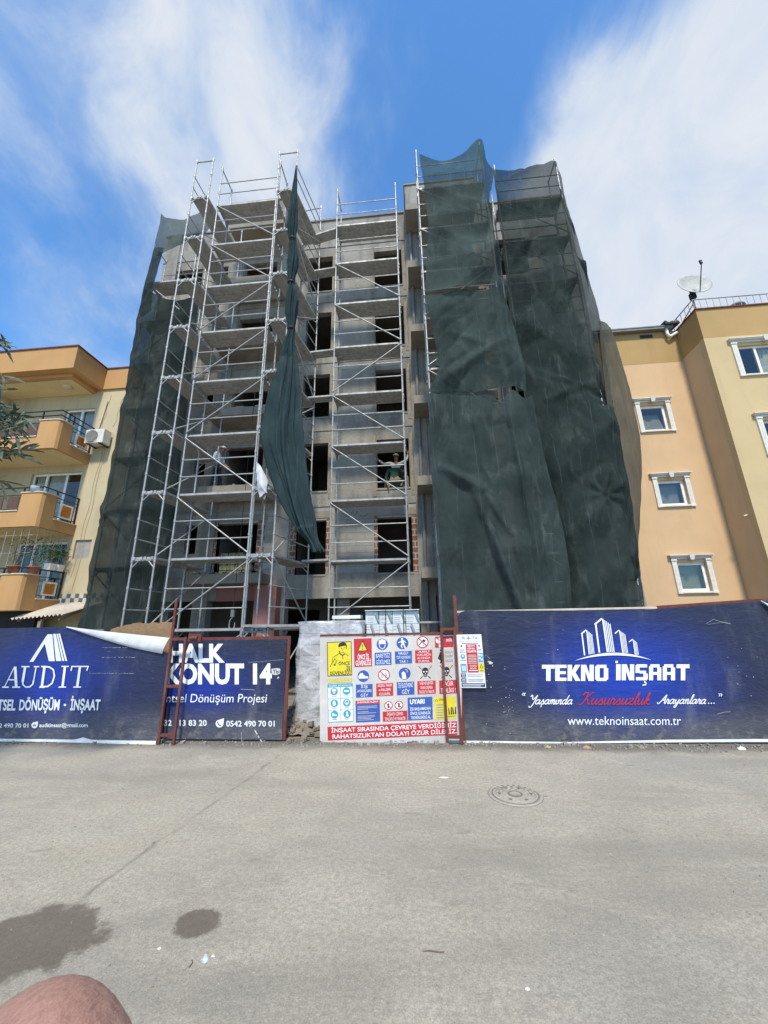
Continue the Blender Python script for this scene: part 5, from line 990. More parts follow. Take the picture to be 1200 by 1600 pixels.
def bev_pier(mb, zb, zt):                    # solid corner with a chamfered edge
    q = [(-13.5, 11.4), (-12.86, 11.4), (-12.76, 11.43), (-12.71, 11.52), (-12.71, 11.95), (-12.85, 11.95), (-12.85, 11.54), (-13.5, 11.54)]
    n = len(q); mb.add([(x, y, z) for z in (zb, zt) for x, y in q], [tuple(reversed(range(n))), tuple(range(n, 2 * n))] + [(i, (i + 1) % n, n + (i + 1) % n, n + i) for i in range(n)])
for k, (zb, zt) in enumerate(bh):
    lo = zb + .47; lw = zt - .64
    bc = MB().box(-17.0, -12.80, 11.50, WY - .003, zb - .001, zb + .17).build('balcony', M['ceil'], lb)
    mb = MB(); bev_pier(mb, zb - .006, zt); mb.build('corner_pier', M['orange'], bc)
    MB().box(-17, -13.502, 11.402, 11.54, zb - .004, lw).build('low_wall', M['orange'], bc); MB().box(-12.85, -12.712, 11.952, WY - .002, zb - .004, zb + .36).build('low_wall', M['orange'], bc)
    MB().box(-17, -13.505, 11.37, 11.57, lw, lw + .035).build('sill', M['stone'], bc); MB().box(-12.88, -12.68, 11.955, WY - .004, zb + .36, zb + .395).build('sill', M['stone'], bc)
    mb = MB(); q = [(-13.53, 11.37), (-12.84, 11.37), (-12.73, 11.41), (-12.68, 11.5), (-12.68, 11.97), (-12.88, 11.97), (-12.88, 11.57), (-13.53, 11.57)]; n = 8
    mb.add([(x, y, z) for z in (zt, zt + .035) for x, y in q], [tuple(reversed(range(n))), tuple(range(n, 2 * n))] + [(i, (i + 1) % n, n + (i + 1) % n, n + i) for i in range(n)]); mb.build('sill', M['stone'], bc)
    hz = zt + .42 if k == 0 else zt + .22
    mb = MB(); s = .02
    for z in ((hz, hz - .2) if k == 0 else (hz,)):
        mb.path([(-17, 11.47, z), (-12.78, 11.47, z), (-12.78, WY, z)], .024, 8)
    for x in (-16.2, -14.8, -13.52): mb.box(x - s, x + s, 11.45, 11.49, lw + .036, hz)
    for y in (11.99, 12.86): mb.box(-12.8, -12.76, y - s, y + s, zb + .396, hz)
    for z in (zb + .5, zt - .02, zt - .16): mb.box(-12.79, -12.77, 12.01, 12.84, z - .012, z + .012)
    for y in (12.2, 12.66): mb.box(-12.79, -12.77, y - .012, y + .012, zb + .51, zt - .17)
    for z in (lw + .09, zt - .05): mb.box(-17, -13.55, 11.455, 11.485, z - .012, z + .012)
    rl = mb.build('railing', M['black'], bc)
    MB().box(-12.768, -12.764, 12.16, 12.70, zb + .50, zt - .16).build('white_backing', M['white'], rl)
    MB().box(-12.76, -12.745, 12.25, 12.61, zb + .56, zt - .22).build('infill_panel', amber, rl)
    for x in (-15.9, -15.3, -14.65, -14.05): MB().box(x, x + .42, 11.46, 11.48, lw + .13, zt - .09).build('infill_panel', panel, rl)
w1 = window(lb, *LW[0], WY, (-13.55,), .08, (0, 1)); window(lb, *LW[1], WY, (-14.45, -13.6), .08, (0, 1)); window(lb, *LW[2], WY, (-14.3, -13.5), .08, (1,))
MB().box(-12.59, -11.96, WY + .06, WY + .1, 4.11, 4.79).build('shutter', flat('grey_shutter', (.33, .31, .28), .6), lb)
mb = MB()                                    # burglar bars of the lowest balcony
for i in range(15): x = -16.9 + i * .28; mb.tube((x, 11.5, 3.45), (x, 11.5, 4.96), .008, 6)
for i in range(6): y = 11.6 + i * .24; mb.tube((-12.78, y, 3.6), (-12.78, y, 4.96), .008, 6)
for z in (4.1, 4.7): mb.tube((-16.95, 11.5, z), (-12.8, 11.5, z), .009, 6)
mb.build('window_grille', M['tube'], lb)
chk = NB('tile_band'); ck = chk.n.new('ShaderNodeTexChecker'); chk.l.new(chk.v, ck.inputs['Vector']); ck.inputs['Scale'].default_value = 6.2; ck.inputs[1].default_value = (.5, .47, .4, 1); ck.inputs[2].default_value = (.12, .11, .1, 1)
MB().box(-12.75, -10.9, WY - .045, WY - .001, 2.52, 2.84).build('tile_band', chk.fin(ck.outputs[0], .5), lb)
MB().box(-20, -12.8, 12.2, 12.3, 0, 2.24).build('ground_floor_wall', M['dark'], lb)
mb = MB(); random.seed(8)                    # wall cables
for x0, z0, x1, z1 in ((-12.35, 10.9, -12.5, 8.9), (-12.15, 8.5, -12.3, 3.0), (-12.25, 8.4, -12.45, 3.4), (-11.75, 10.9, -11.95, 9.4)):
    pp = [Vector((lerp(x0, x1, i / 10) + .04 * math.sin(i * 1.7 + x0), WY - .012, lerp(z0, z1, i / 10))) for i in range(11)]; mb.path(pp, .004, 5)
mb.build('wall_cable', M['wood'], lb)
MB().tube((-12.42, WY - .04, 10.6), (-12.58, WY - .04, 9.3), .03, 8).build('coolant_pipe', M['stone'], lb)
ac = thing('air_conditioner', 'white air conditioner outdoor unit on brackets beside the top left balcony', 'air conditioner', (-12.3, 12.6, 8.5))
bm_ = flat('ac_white', (.62, .60, .55), .5); gr = flat('ac_grille', (.10, .10, .10), .5)
MB().box(-12.66, -11.9, 12.45, 12.80, 8.53, 9.10).build('casing', bm_, ac); mb = MB(); mb.lathe((0, 0, 0), [(0, 0), (.22, .0), (.24, .02)], 26); mb.v = [Vector((-12.38 + v.x, 12.44 - v.z, 8.81 + v.y)) for v in mb.v]; mb.build('fan_grille', gr, ac)
mb = MB()
for i in range(9): mb.box(-12.62, -12.14, 12.412, 12.418, 8.6 + i * .05, 8.61 + i * .05)
mb.build('grille_bar', bm_, ac)
for x in (-12.55, -12.05): MB().box(x, x + .04, 12.42, WY - .002, 8.48, 8.525).build('bracket', M['black'], ac)
aw = thing('awning', 'pale corrugated sheet awning under the lowest orange balcony', 'awning', (-11.9, 12, 1.9))
rows = []
for j in range(2):
    rows.append([Vector((lerp(-12.95, -11.15, i / 120) if j else lerp(-12.75, -11.0, i / 120), 11.5 if j else WY - .05, (1.97 + .12 * i / 120 if j else 2.52) + .03 * math.sin(i / 120 * 26 * math.pi))) for i in range(121)])
MB().grid(rows).build('corrugated_sheet', concrete('corrugated', (.58, .53, .45), (.33, .28, .22), 2, .6, .1), aw)
for x in (-12.7, -11.9, -11.3): MB().bar((x, 11.55, 1.92), (x, WY - .05, 2.45), .04, .05).build('rafter', M['wood'], aw)
MB().box(-12.0, -11.9, 11.55, 11.65, 0, 1.9).build('post', M['wood'], aw)
# potted plants and pots of the balconies
leaf = flat('leaf_green', (.055, .10, .035), .6, var=.4, scale=30); leaf2 = flat('oleander_green', (.085, .11, .07), .5, var=.45, scale=20); bark = flat('bark', (.16, .12, .08), .9, var=.3); terra = flat('terracotta', (.25, .11, .07), .8)
def leaves(mb, c, n, rad, ln, wd, rng):
    for _ in range(n):
        d = Vector((rng.gauss(0, 1), rng.gauss(0, 1), rng.gauss(.2, .8))).normalized(); p = c + d * rad * rng.random() ** .5; L = ln * rng.uniform(.6, 1.2)
        t = (d + Vector((rng.gauss(0, .5), rng.gauss(0, .5), rng.gauss(-.1, .5)))).normalized(); s = t.cross(Vector((rng.random(), rng.random(), rng.random()))).normalized() * wd / 2; u = t.cross(s).normalized() * wd * .25
        mb.add([p, p + t * L * .5 + s + u, p + t * L, p + t * L * .5 - s + u, p + t * L * .5 - u], [(0, 1, 4), (1, 2, 4), (0, 4, 3), (4, 2, 3)])
def pot_plant(label, x, y, z, h, r, n, seed, m=terra, sq=False):
    t = thing('potted_plant', label, 'potted plant', (x, y, z)); rng = random.Random(seed)
    if sq: MB().hexa([(x - .1, y - .1, z), (x + .1, y - .1, z), (x + .1, y + .1, z), (x - .1, y + .1, z)], [(x - .13, y - .13, z + .22), (x + .13, y - .13, z + .22), (x + .13, y + .13, z + .22), (x - .13, y + .13, z + .22)]).build('pot', m, t)
    else: MB().lathe((x, y, z), [(0, 0), (.12, 0), (.17, .2), (.19, .2), (.19, .25), (.15, .25), (0, .22)], 18).build('pot', m, t)
    mb = MB(); lf = MB()
    for i in range(5):
        tip = Vector((x + rng.gauss(0, r * .6), y + rng.gauss(0, r * .3), z + .22 + h * rng.uniform(.6, 1))); mid = Vector((x, y, z + .25)).lerp(tip, .5) + Vector((rng.gauss(0, .06), 0, .03)); mb.tube((x, y, z + .2), mid, .014, 6, 0, .009); mb.tube(mid, tip, .009, 6, 0, .004)
        leaves(lf, tip, n // 5, r * .45, .16, .035, rng); leaves(lf, mid, n // 10, r * .3, .14, .03, rng)
    mb.build('stem', bark, t); lf.build('foliage', leaf, t)
pot_plant('straggly plant in the terracotta bowl on the corner of the lowest balcony', -13.2, 11.47, 3.42, 1.0, .8, 60, 1)
pot_plant('bushy green plant in a pot beside the burglar bars of the lowest balcony', -12.79, 11.75, 3.42, .7, .5, 120, 2)
pot_plant('green plant in a square white pot at the house wall end of the lowest balcony', -12.78, 12.3, 3.62, .6, .4, 110, 3, M['white'], True)
pot_plant('green plant in a square white pot nearest the amber panel of the lowest balcony', -12.78, 12.62, 3.62, .5, .35, 90, 4, M['white'], True)
tag(MB().lathe((-13.1, 11.47, 6.22), [(0, 0), (.13, 0), (.15, .17), (.155, .19), (.14, .19), (0, .16)], 20).build('bucket', flat('pale_blue_bucket', (.45, .52, .58), .5)), 'pale blue bucket standing on the corner sill of the middle balcony', 'bucket')
# tree reaching in at the left edge
tr = thing('olive_leaved_tree', 'slender tree with narrow grey green leaves reaching in from the left edge', 'tree', (-6.4, 3.7, 0)); rng = random.Random(21)
wb = MB(); wb.tube((-6.4, 3.7, 0), (-6.3, 3.68, 1.8), .11, 10, 0, .085); wb.tube((-6.3, 3.68, 1.8), (-6.15, 3.6, 3.2), .085, 10, 0, .055); wb.tube((-6.15, 3.6, 3.2), (-6.2, 3.6, 5.0), .055, 8, 0, .02)
lf = MB()
def spray(p0, p1, n, ln=.20):
    p0, p1 = Vector(p0), Vector(p1); mid = p0.lerp(p1, .55) + Vector((0, 0, .12)); pp = spline([p0, mid, p1], 14); wb.path(pp[:-1], .008, 5)
    for i in range(n):
        t = rng.uniform(.35, 1); q = pp[min(13, int(t * 13))]; d = (p1 - p0).normalized(); d = (d * rng.uniform(.3, 1) + Vector((rng.gauss(0, .6), rng.gauss(0, .6), rng.gauss(-.15, .6)))).normalized()
        L = ln * rng.uniform(.6, 1.15); s = d.cross(Vector((rng.gauss(0, 1), rng.gauss(0, 1), rng.gauss(0, 1)))).normalized() * L * .085; sag = Vector((0, 0, -L * .12))
        lf.add([q, q + d * L * .35 + s, q + d * L * .35 - s, q + d * L * .75 + s * .8 + sag * .5, q + d * L * .75 - s * .8 + sag * .5, q + d * L + sag], [(0, 2, 1), (1, 2, 4, 3), (3, 4, 5)])
hub = [Vector((-5.6, 3.55, z)) for z in (5.0, 4.3, 3.9, 3.4, 3.0)]
for q in hub: wb.tube((-6.2, 3.62, q.z - .5), q, .03, 6, 0, .012)
for (px, py, hb, n) in ((18, 545, 0, 26), (12, 540, 0, 10), (6, 590, 0, 8), (12, 610, 1, 22), (6, 600, 1, 12), (38, 650, 2, 46), (34, 668, 2, 46), (22, 662, 2, 34), (14, 690, 2, 26), (40, 682, 2, 30), (62, 704, 3, 26), (38, 712, 3, 22), (20, 700, 3, 22), (16, 752, 4, 16), (6, 758, 4, 10), (20, 640, 1, 18)):
    spray(hub[hb], at(px, py, 3.5 + rng.uniform(-.15, .15)), n)
for _ in range(26): h_ = rng.choice(hub); spray(h_ + Vector((-.5, 0, 0)), h_ + Vector((rng.uniform(-1.6, -.15), rng.uniform(-.9, .9), rng.uniform(-.4, .6))), 30)
wb.build('trunk', bark, tr); lf.build('crown', leaf2, tr)
# ------------------------------------------------------------------ peach house on the right
rb = thing('peach_house', 'peach and yellow apartment house on the right with ochre roof band and white framed windows', 'building', (11, 12.9, 0))
FY, NY, CX = 12.9, 11.82, 9.93
SW = [(8.07, 8.95, 7.92, 8.93), (8.09, 8.97, 5.20, 6.09), (8.12, 9.0, 2.42, 3.33)]
mb = MB(); wall(mb, 6.6, CX, 0, 10.62, SW, FY, FY + .25); mb.build('wall', M['peach'], rb)
MB().box(6.6, CX, FY - .004, FY + .25, 10.62, 11.95).build('roof_band', M['ochre'], rb)
BW = [(10.85, 12.6, 9.2, 10.32), (10.9, 12.65, 6.42, 7.55), (10.9, 12.65, 3.7, 4.8)]
mb = MB(); wall(mb, CX, 18, 0, 10.72, BW, NY, NY + .22); mb.build('wall', M['yellow'], rb)
MB().box(CX, 18, NY - .004, NY + .22, 10.72, 11.87).build('roof_band', M['ochre'], rb)
tan = paint('tan_side_wall', (.60, .44, .27), (.5, .35, .2), .3)
MB().box(CX + .002, CX + .22, NY + .222, 22, 0, 10.7).build('side_wall', tan, rb); MB().box(CX - .002, CX + .22, NY + .222, 22, 10.7, 11.87).build('roof_band', M['ochre'], rb)
MB().box(6.6, 6.85, FY + .252, 22, 0, 11.9).build('side_wall', M['peach'], rb)
MB().box(CX - .04, 18, NY - .05, NY + .26, 11.87, 11.91).build('roof_trim', M['rust'], rb); MB().box(CX - .045, CX + .26, NY + .262, FY + 3, 11.87, 11.91).build('roof_trim', M['rust'], rb)
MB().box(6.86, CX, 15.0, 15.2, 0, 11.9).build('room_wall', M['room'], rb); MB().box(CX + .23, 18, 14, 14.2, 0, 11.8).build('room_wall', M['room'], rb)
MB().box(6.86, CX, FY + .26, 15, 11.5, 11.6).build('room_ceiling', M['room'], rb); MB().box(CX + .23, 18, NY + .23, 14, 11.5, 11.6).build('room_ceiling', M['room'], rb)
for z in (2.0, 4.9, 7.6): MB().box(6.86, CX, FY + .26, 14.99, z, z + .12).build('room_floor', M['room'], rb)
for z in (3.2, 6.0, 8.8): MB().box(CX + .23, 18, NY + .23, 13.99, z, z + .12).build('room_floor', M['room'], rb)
trim = flat('white_stucco', (.66, .62, .54), .7, var=.08)
def surround(par, o, x0, x1, z0, z1, yf, wd=.14):
    mb = MB()
    for a in (x0 - wd, x1):
        mb.box(a, a + wd, yf - .05, yf - .001, z0, z1 + .04); mb.box(a - .015, a + wd + .015, yf - .065, yf - .001, z1 + .041, z1 + .10); mb.box(a - .01, a + wd + .01, yf - .06, yf - .001, z0 - .06, z0 - .001)
        for i in (.3, .6): mb.box(a + wd * i, a + wd * i + .015, yf - .056, yf - .0501, z0 + .06, z1 - .08)
        mb.box(a + .03, a + wd - .03, yf - .075, yf - .0651, z1 + .045, z1 + .095)
    mb.box(x0 - wd + .0, x1 + wd, yf - .045, yf - .001, z1 + .101, z1 + .16); mb.box(x0 - wd - .05, x1 + wd + .05, yf - .11, yf - .001, z1 + .161, z1 + .20); mb.box(x0 - wd - .08, x1 + wd + .08, yf - .14, yf - .001, z1 + .2005, z1 + .225)
    m = (x0 + x1) / 2; mb.hexa([(m - .05, yf - .13, z1 + .06), (m + .05, yf - .13, z1 + .06), (m + .05, yf - .046, z1 + .06), (m - .05, yf - .046, z1 + .06)], [(m - .09, yf - .16, z1 + .235), (m + .09, yf - .16, z1 + .235), (m + .09, yf - .046, z1 + .235), (m - .09, yf - .046, z1 + .235)])
    mb.box(x0 + .001, x1 - .001, yf - .07, yf + .05, z0 - .05, z0 - .002)
    mb.build('stucco_surround', trim, o)
for i, (a, c, z0, z1) in enumerate(SW):
    o = window(rb, a, c, z0, z1, FY, (), .09); surround(rb, o, a, c, z0, z1, FY)
    if i: MB().box(a + .1, c - .1, FY + .3, FY + .31, z0 + .1, z1 - .1).build('blind', flat('grey_blind', (.32, .31, .28), .8), o)
    else:
        mb = MB(); q = [(a + .12, z0 + .12), (c - .16, z0 + .1)]; mb.hexa([(a + .1, FY + .16, z0 + .1), (c - .1, FY + .16, z0 + .1), (c - .1, FY + .2, z0 + .1), (a + .1, FY + .2, z0 + .1)], [(a + .1, FY + .36, z1 - .22), (c - .1, FY + .36, z1 - .22), (c - .1, FY + .4, z1 - .22), (a + .1, FY + .4, z1 - .22)]); mb.build('tilted_sash', flat('grey_blind', (.32, .31, .28), .8), o)
for i, (a, c, z0, z1) in enumerate(BW): o = window(rb, a, c, z0, z1, NY, (a + .62, a + 1.2), .06, (1, 2)); surround(rb, o, a, c, z0, z1, NY, .16)
MB().box(8.65, 9.1, FY - .012, FY + .01, 11.72, 11.86).build('vent_slot', M['dark'], rb)
g = MB(); g.box(6.6, 9.75, FY - .2, FY - .02, 11.95, 12.03); g.build('gutter', M['pvc'], rb)
MB().hexa([(6.6, FY - .22, 12.03), (9.8, FY - .22, 12.03), (9.8, FY + 3, 12.5), (6.6, FY + 3, 12.5)], [(6.6, FY - .22, 12.07), (9.8, FY - .22, 12.07), (9.8, FY + 3, 12.55), (6.6, FY + 3, 12.55)]).build('eaves', M['pvc'], rb)
MB().path([(9.55, FY - .12, 11.96), (9.55, FY - .12, 11.72), (9.62, FY - .12, 11.62), (9.9, FY - .12, 11.78)], .055, 10).build('drain_bend', M['white'], rb)
mb = MB(); random.seed(6)
for i in range(7): x = 9.45 + i * .07; mb.hexa([(x, FY - .3, 12.06), (x + .09, FY - .3, 12.05), (x + .09, FY + .3, 12.12), (x, FY + .3, 12.12)], [(x + .01, FY - .28, 12.1 + random.uniform(0, .14)), (x + .08, FY - .28, 12.1 + random.uniform(0, .12)), (x + .08, FY + .3, 12.3), (x, FY + .3, 12.28)])
mb.build('roof_tile', M['black'], rb)
mb = MB(); mb.tube((CX + .1, NY + .12, 12.42), (18, NY + .12, 12.42), .02, 8); mb.tube((CX + .1, NY + .12, 12.42), (CX + .1, FY + 2, 12.42), .02, 8)
for i in range(36): mb.tube((CX + .1 + i * .22, NY + .12, 11.9), (CX + .1 + i * .22, NY + .12, 12.42), .009, 6)
for i in range(1, 14): mb.tube((CX + .1, NY + .12 + i * .22, 11.9), (CX + .1, NY + .12 + i * .22, 12.42), .009, 6)
mb.build('roof_railing', M['tube'], rb)
MB().lathe((12.0, 12.6, 11.9), [(.2, 0), (.2, .6), (.26, .62), (.2, .72), (0, .78)], 16).build('vent_cap', M['pvc'], rb)
MB().tube((CX - .001, NY + .25, 4.58), (CX - .12, NY + .25, 4.55), .03, 8).build('pipe_stub', M['stone'], rb)
ds = thing('satellite_dish', 'round pale satellite dish on a tripod mast at the roof corner of the peach house', 'satellite dish', (10.35, 12.3, 11.9))
cdish = Vector((10.57, 12.3, 13.46)); nrm = Vector((-.05, -math.cos(R(15)), math.sin(R(15)))).normalized(); ax = nrm.cross(Vector((0, 0, 1))).normalized(); ay = ax.cross(nrm)
rows = []
for j in range(9):
    r = .56 * j / 8; rows.append([cdish + ax * r * math.cos(2 * math.pi * i / 36) + ay * r * 1.02 * math.sin(2 * math.pi * i / 36) + nrm * (.12 * (j / 8) ** 2 - .1) for i in range(36)])
rows += [[q - nrm * .015 for q in r] for r in reversed(rows)]
MB().grid(rows, 0, True, True).build('dish', flat('dish_white', (.40, .40, .36), .7), ds)
lo = cdish - ay * .52; MB().tube(lo, cdish + nrm * .62 + ay * .22, .016, 8).build('feed_arm', M['black'], ds); q = cdish + nrm * .62 + ay * .22; MB().tube(q - nrm * .02 + ay * -.02, q + ay * .13, .045, 10).build('feed_head', M['black'], ds)
MB().tube((10.45, 12.42, 11.9), (10.45, 12.42, 13.3), .035, 10).build('mast', M['rust'], ds); MB().box(10.37, 10.53, 12.3, 12.45, 12.85, 13.1).build('bracket', M['black'], ds)
for x, y in ((10.02, 12.95), (10.95, 12.9), (10.1, 11.95)): MB().tube((x, y, 11.91), (10.45, 12.42, 12.7), .018, 8).build('stay', M['rust'], ds)
# ------------------------------------------------------------------ people
def skinned(name, joints, edges, mats, zone, parent, sub=2):
    """one continuous skin: joints name->(pos, radius); edges (a, b); zone maps an edge to a material index"""
    names = list(joints); me = bpy.data.meshes.new('s'); me.from_pydata([joints[n][0] for n in names], [(names.index(a), names.index(c)) for a, c in edges], [])
    o = bpy.data.objects.new('s', me); C.objects.link(o); o.modifiers.new('skin', 'SKIN')
    if not me.skin_vertices: me.skin_vertices.new()
    for i, n in enumerate(names): r = joints[n][1]; me.skin_vertices[0].data[i].radius = r if isinstance(r, tuple) else (r, r)
    me.skin_vertices[0].data[0].use_root = True
    sb = o.modifiers.new('sub', 'SUBSURF'); sb.levels = sub; sb.render_levels = sub
    dg = bpy.context.evaluated_depsgraph_get(); ev = o.evaluated_get(dg); m2 = ev.to_mesh(); mb = MB()
    vs = [v.co.copy() for v in m2.vertices]; fs = [tuple(q.vertices) for q in m2.polygons]; ev.to_mesh_clear(); bpy.data.objects.remove(o)
    segs = [(Vector(joints[a][0]), Vector(joints[c][0]), zone(a, c)) for a, c in edges]
    mb.v = vs
    for f in fs:
        ce = sum((vs[i] for i in f), Vector()) / len(f); best = (9, 0)
        for a, c, z in segs:
            ab = c - a; t = max(0, min(1, (ce - a).dot(ab) / max(1e-9, ab.length_squared))); d = (ce - a - ab * t).length
            if d < best[0]: best = (d, z)
        mb.f.append(f); mb.mi.append(best[1]); mb.sm.append(True)
    return mb.build(name, mats, parent)
def body(J, mats, parent, short=False):
    """J holds pelvis chest neck head and l/r shoulder elbow wrist hip knee ankle toe"""
    j = {'pelvis': (J['pelvis'], (.125, .105)), 'waist': (Vector(J['pelvis']).lerp(Vector(J['chest']), .5), (.12, .10)), 'chest': (J['chest'], (.145, .115)), 'neck': (J['neck'], .055), 'jaw': (Vector(J['neck']).lerp(Vector(J['head']), .55), (.068, .075)), 'head': (J['head'], (.078, .092)), 'crown': (Vector(J['head']) + (Vector(J['head']) - Vector(J['neck'])).normalized() * .075, .06)}
    e = [('pelvis', 'waist'), ('waist', 'chest'), ('chest', 'neck'), ('neck', 'jaw'), ('jaw', 'head'), ('head', 'crown')]
    f = Vector(J['face']).normalized(); j['nose'] = (Vector(J['head']) + f * .105 + Vector((0, 0, -.02)), .014); e.append(('head', 'nose'))
    for s in 'lr':
        for n, r, par in (('shoulder', .068, 'chest'), ('elbow', .046, s + 'shoulder'), ('wrist', .029, s + 'elbow'), ('hip', .095, 'pelvis'), ('knee', .062, s + 'hip'), ('ankle', .042, s + 'knee'), ('toe', .035, s + 'ankle')):
            j[s + n] = (J[s + n], r); e.append((par, s + n))
        wv = Vector(J[s + 'wrist']); d = (wv - Vector(J[s + 'elbow'])).normalized(); sd = d.cross(f).normalized() if abs(d.dot(f)) < .95 else Vector((1, 0, 0))
        j[s + 'palm'] = (wv + d * .07, (.036, .02)); e.append((s + 'wrist', s + 'palm'))
        for k, (o_, L) in enumerate(((-.03, .075), (-.01, .088), (.01, .083), (.03, .065))): j[s + 'f%d' % k] = (wv + d * (.09 + L) + sd * o_ * 1.3 + f * .02, .0085); j[s + 'k%d' % k] = (wv + d * .11 + sd * o_, .0095); e += [(s + 'palm', s + 'k%d' % k), (s + 'k%d' % k, s + 'f%d' % k)]
        j[s + 'th'] = (wv + d * .085 + sd * -.065 + f * .02, .0095); e.append((s + 'wrist', s + 'th'))
    def zone(a, c):
        if any(q in c for q in ('jaw', 'head', 'crown', 'nose', 'palm', 'th')) and c[1:] != 'shoulder' or c[1:2] in 'kf' and c[2:].isdigit() or (c == 'neck'): return 0
        if c in ('lwrist', 'rwrist') and short: return 0
        if 'toe' in c: return 3
        if any(q in c for q in ('hip', 'knee', 'ankle')): return 2
        return 1
    return skinned('body', j, e, mats, zone, parent)
def cap(J, mat, parent, brim=True, name='cap', sc_=1.0):
    h = Vector(J['head']); f = Vector(J['face']).normalized(); f.z = 0; f.normalize(); sd = f.cross(Vector((0, 0, 1))); mb = MB(); rows = []
    for k in range(8):
        a = k / 7 * math.pi / 2; rows.append([h + Vector((0, 0, .035 + .105 * sc_ * math.sin(a))) + (f * math.cos(t) * 1.12 + sd * math.sin(t)) * (.105 * sc_ * max(.02, math.cos(a))) for t in [2 * math.pi * i / 20 for i in range(20)]])
    mb.grid(rows, 0, True, True)
    if brim:
        q = [h + Vector((0, 0, .04)) + (f * math.cos(t) * 1.12 + sd * math.sin(t)) * .105 for t in [(-1 + 2 * i / 10) * 1.1 for i in range(11)]]; q2 = [p + f * .075 * math.cos((-1 + 2 * i / 10) * 1.1) + Vector((0, 0, -.015)) for i, p in enumerate(q)]; mb.grid([q, q2])
    return mb.build(name, mat, parent)
shirt1 = flat('pale_blue_shirt', (.80, .81, .84), .9); jean = flat('dark_jeans', (.035, .045, .07), .9); shoe = flat('work_shoe', (.05, .045, .04), .8); beige = flat('beige_shirt', (.62, .56, .45), .9); green = flat('green_shirt', (.018, .058, .045), .9); khaki = flat('khaki_trousers', (.22, .18, .12), .9); skinw = flat('worker_skin', (.25, .135, .09), .6); hair = flat('dark_hair', (.02, .017, .015), .7); capw = flat('white_cap', (.66, .64, .6), .8); capg = flat('grey_cap', (.20, .20, .19), .8)
fl2 = fl[1] - .012
def V(x, y, z): return Vector((x, y, z))
P1 = V(-6.5, 11.38, fl2)
K1 = .93; o = P1; J = dict(pelvis=o + V(-.03, 0, .90), chest=o + V(.0, 0, 1.24), neck=o + V(.06, 0, 1.44), head=o + V(.10, 0, 1.56), face=V(.9, .35, -.1), lshoulder=o + V(-.02, .19, 1.38), lelbow=o + V(.06, .25, 1.1), lwrist=o + V(.22, .2, .98), rshoulder=o + V(-.02, -.19, 1.38), relbow=o + V(-.05, -.27, 1.1), rwrist=o + V(.12, -.24, .93),
    lhip=o + V(-.04, .10, .86), lknee=o + V(.05, .11, .47), lankle=o + V(.0, .11, .08), ltoe=o + V(.17, .13, .035), rhip=o + V(-.04, -.10, .86), rknee=o + V(-.06, -.11, .47), rankle=o + V(-.14, -.12, .08), rtoe=o + V(.04, -.10, .035))
J = {k: (v if k == 'face' else P1 + (v - P1) * K1) for k, v in J.items()}
pr1 = thing('person', 'person in pale blue shirt, dark jeans and white cap standing on the left balcony', 'person', P1); body(J, [skinw, shirt1, jean, shoe], pr1, True); cap(J, capw, pr1)
fl2i = fl[1] - .004
P2 = V(-.60, 12.34, fl2i); o = P2
J = dict(pelvis=o + V(.0, .05, .46), chest=o + V(.0, -.02, .86), neck=o + V(0, -.04, 1.08), head=o + V(.0, -.07, 1.21), face=V(-.05, -1, -.15), lshoulder=o + V(-.21, -.03, 1.02), lelbow=o + V(-.42, -.15, .95), lwrist=o + V(-.58, -.2, 1.08), rshoulder=o + V(.21, -.03, 1.02), relbow=o + V(.37, -.14, 1.06), rwrist=o + V(.42, -.2, 1.24),
    lhip=o + V(-.1, .03, .43), lknee=o + V(-.36, -.16, .45), lankle=o + V(-.38, -.12, .08), ltoe=o + V(-.4, -.26, .035), rhip=o + V(.1, .03, .43), rknee=o + V(.36, -.16, .46), rankle=o + V(.38, -.12, .08), rtoe=o + V(.4, -.26, .035))
pr2 = thing('person', 'person in beige top and grey cap in the centre opening, both arms spread wide', 'person', P2); body(J, [skinw, beige, khaki, shoe], pr2); cap(J, capg, pr2); 
st = thing('block_stack', 'low stack of grey blocks the person with spread arms sits on', 'blocks', (-.62, 12.45, fl2i))
MB().box(-.95, -.3, 12.32, 12.62, fl2i + .001, fl2i + .16).build('lower_block', M['block'], st); MB().box(-.9, -.35, 12.34, 12.60, fl2i + .161, fl2i + .33).build('upper_block', M['block'], st)
P3 = V(-.62, 12.03, fl2i); o = P3
J = dict(pelvis=o + V(-.02, -.1, .27), chest=o + V(-.06, .0, .60), neck=o + V(.10, .08, .70), head=o + V(.22, .12, .66), face=V(.7, .3, -.7), lshoulder=o + V(-.24, -.02, .64), lelbow=o + V(-.32, -.06, .36), lwrist=o + V(-.27, -.12, .14), rshoulder=o + V(.12, -.02, .64), relbow=o + V(.24, .16, .44), rwrist=o + V(.22, .24, .24),
    lhip=o + V(-.12, -.1, .25), lknee=o + V(-.22, .22, .32), lankle=o + V(-.2, -.04, .07), ltoe=o + V(-.22, .1, .035), rhip=o + V(.1, -.1, .25), rknee=o + V(.2, .22, .32), rankle=o + V(.18, -.04, .07), rtoe=o + V(.2, .1, .035))
pr3 = thing('person', 'person in green shirt crouching in front of the one with spread arms', 'person', P3); body(J, [skinw, green, khaki, shoe], pr3); cap(J, hair, pr3, False, 'hair', .98)
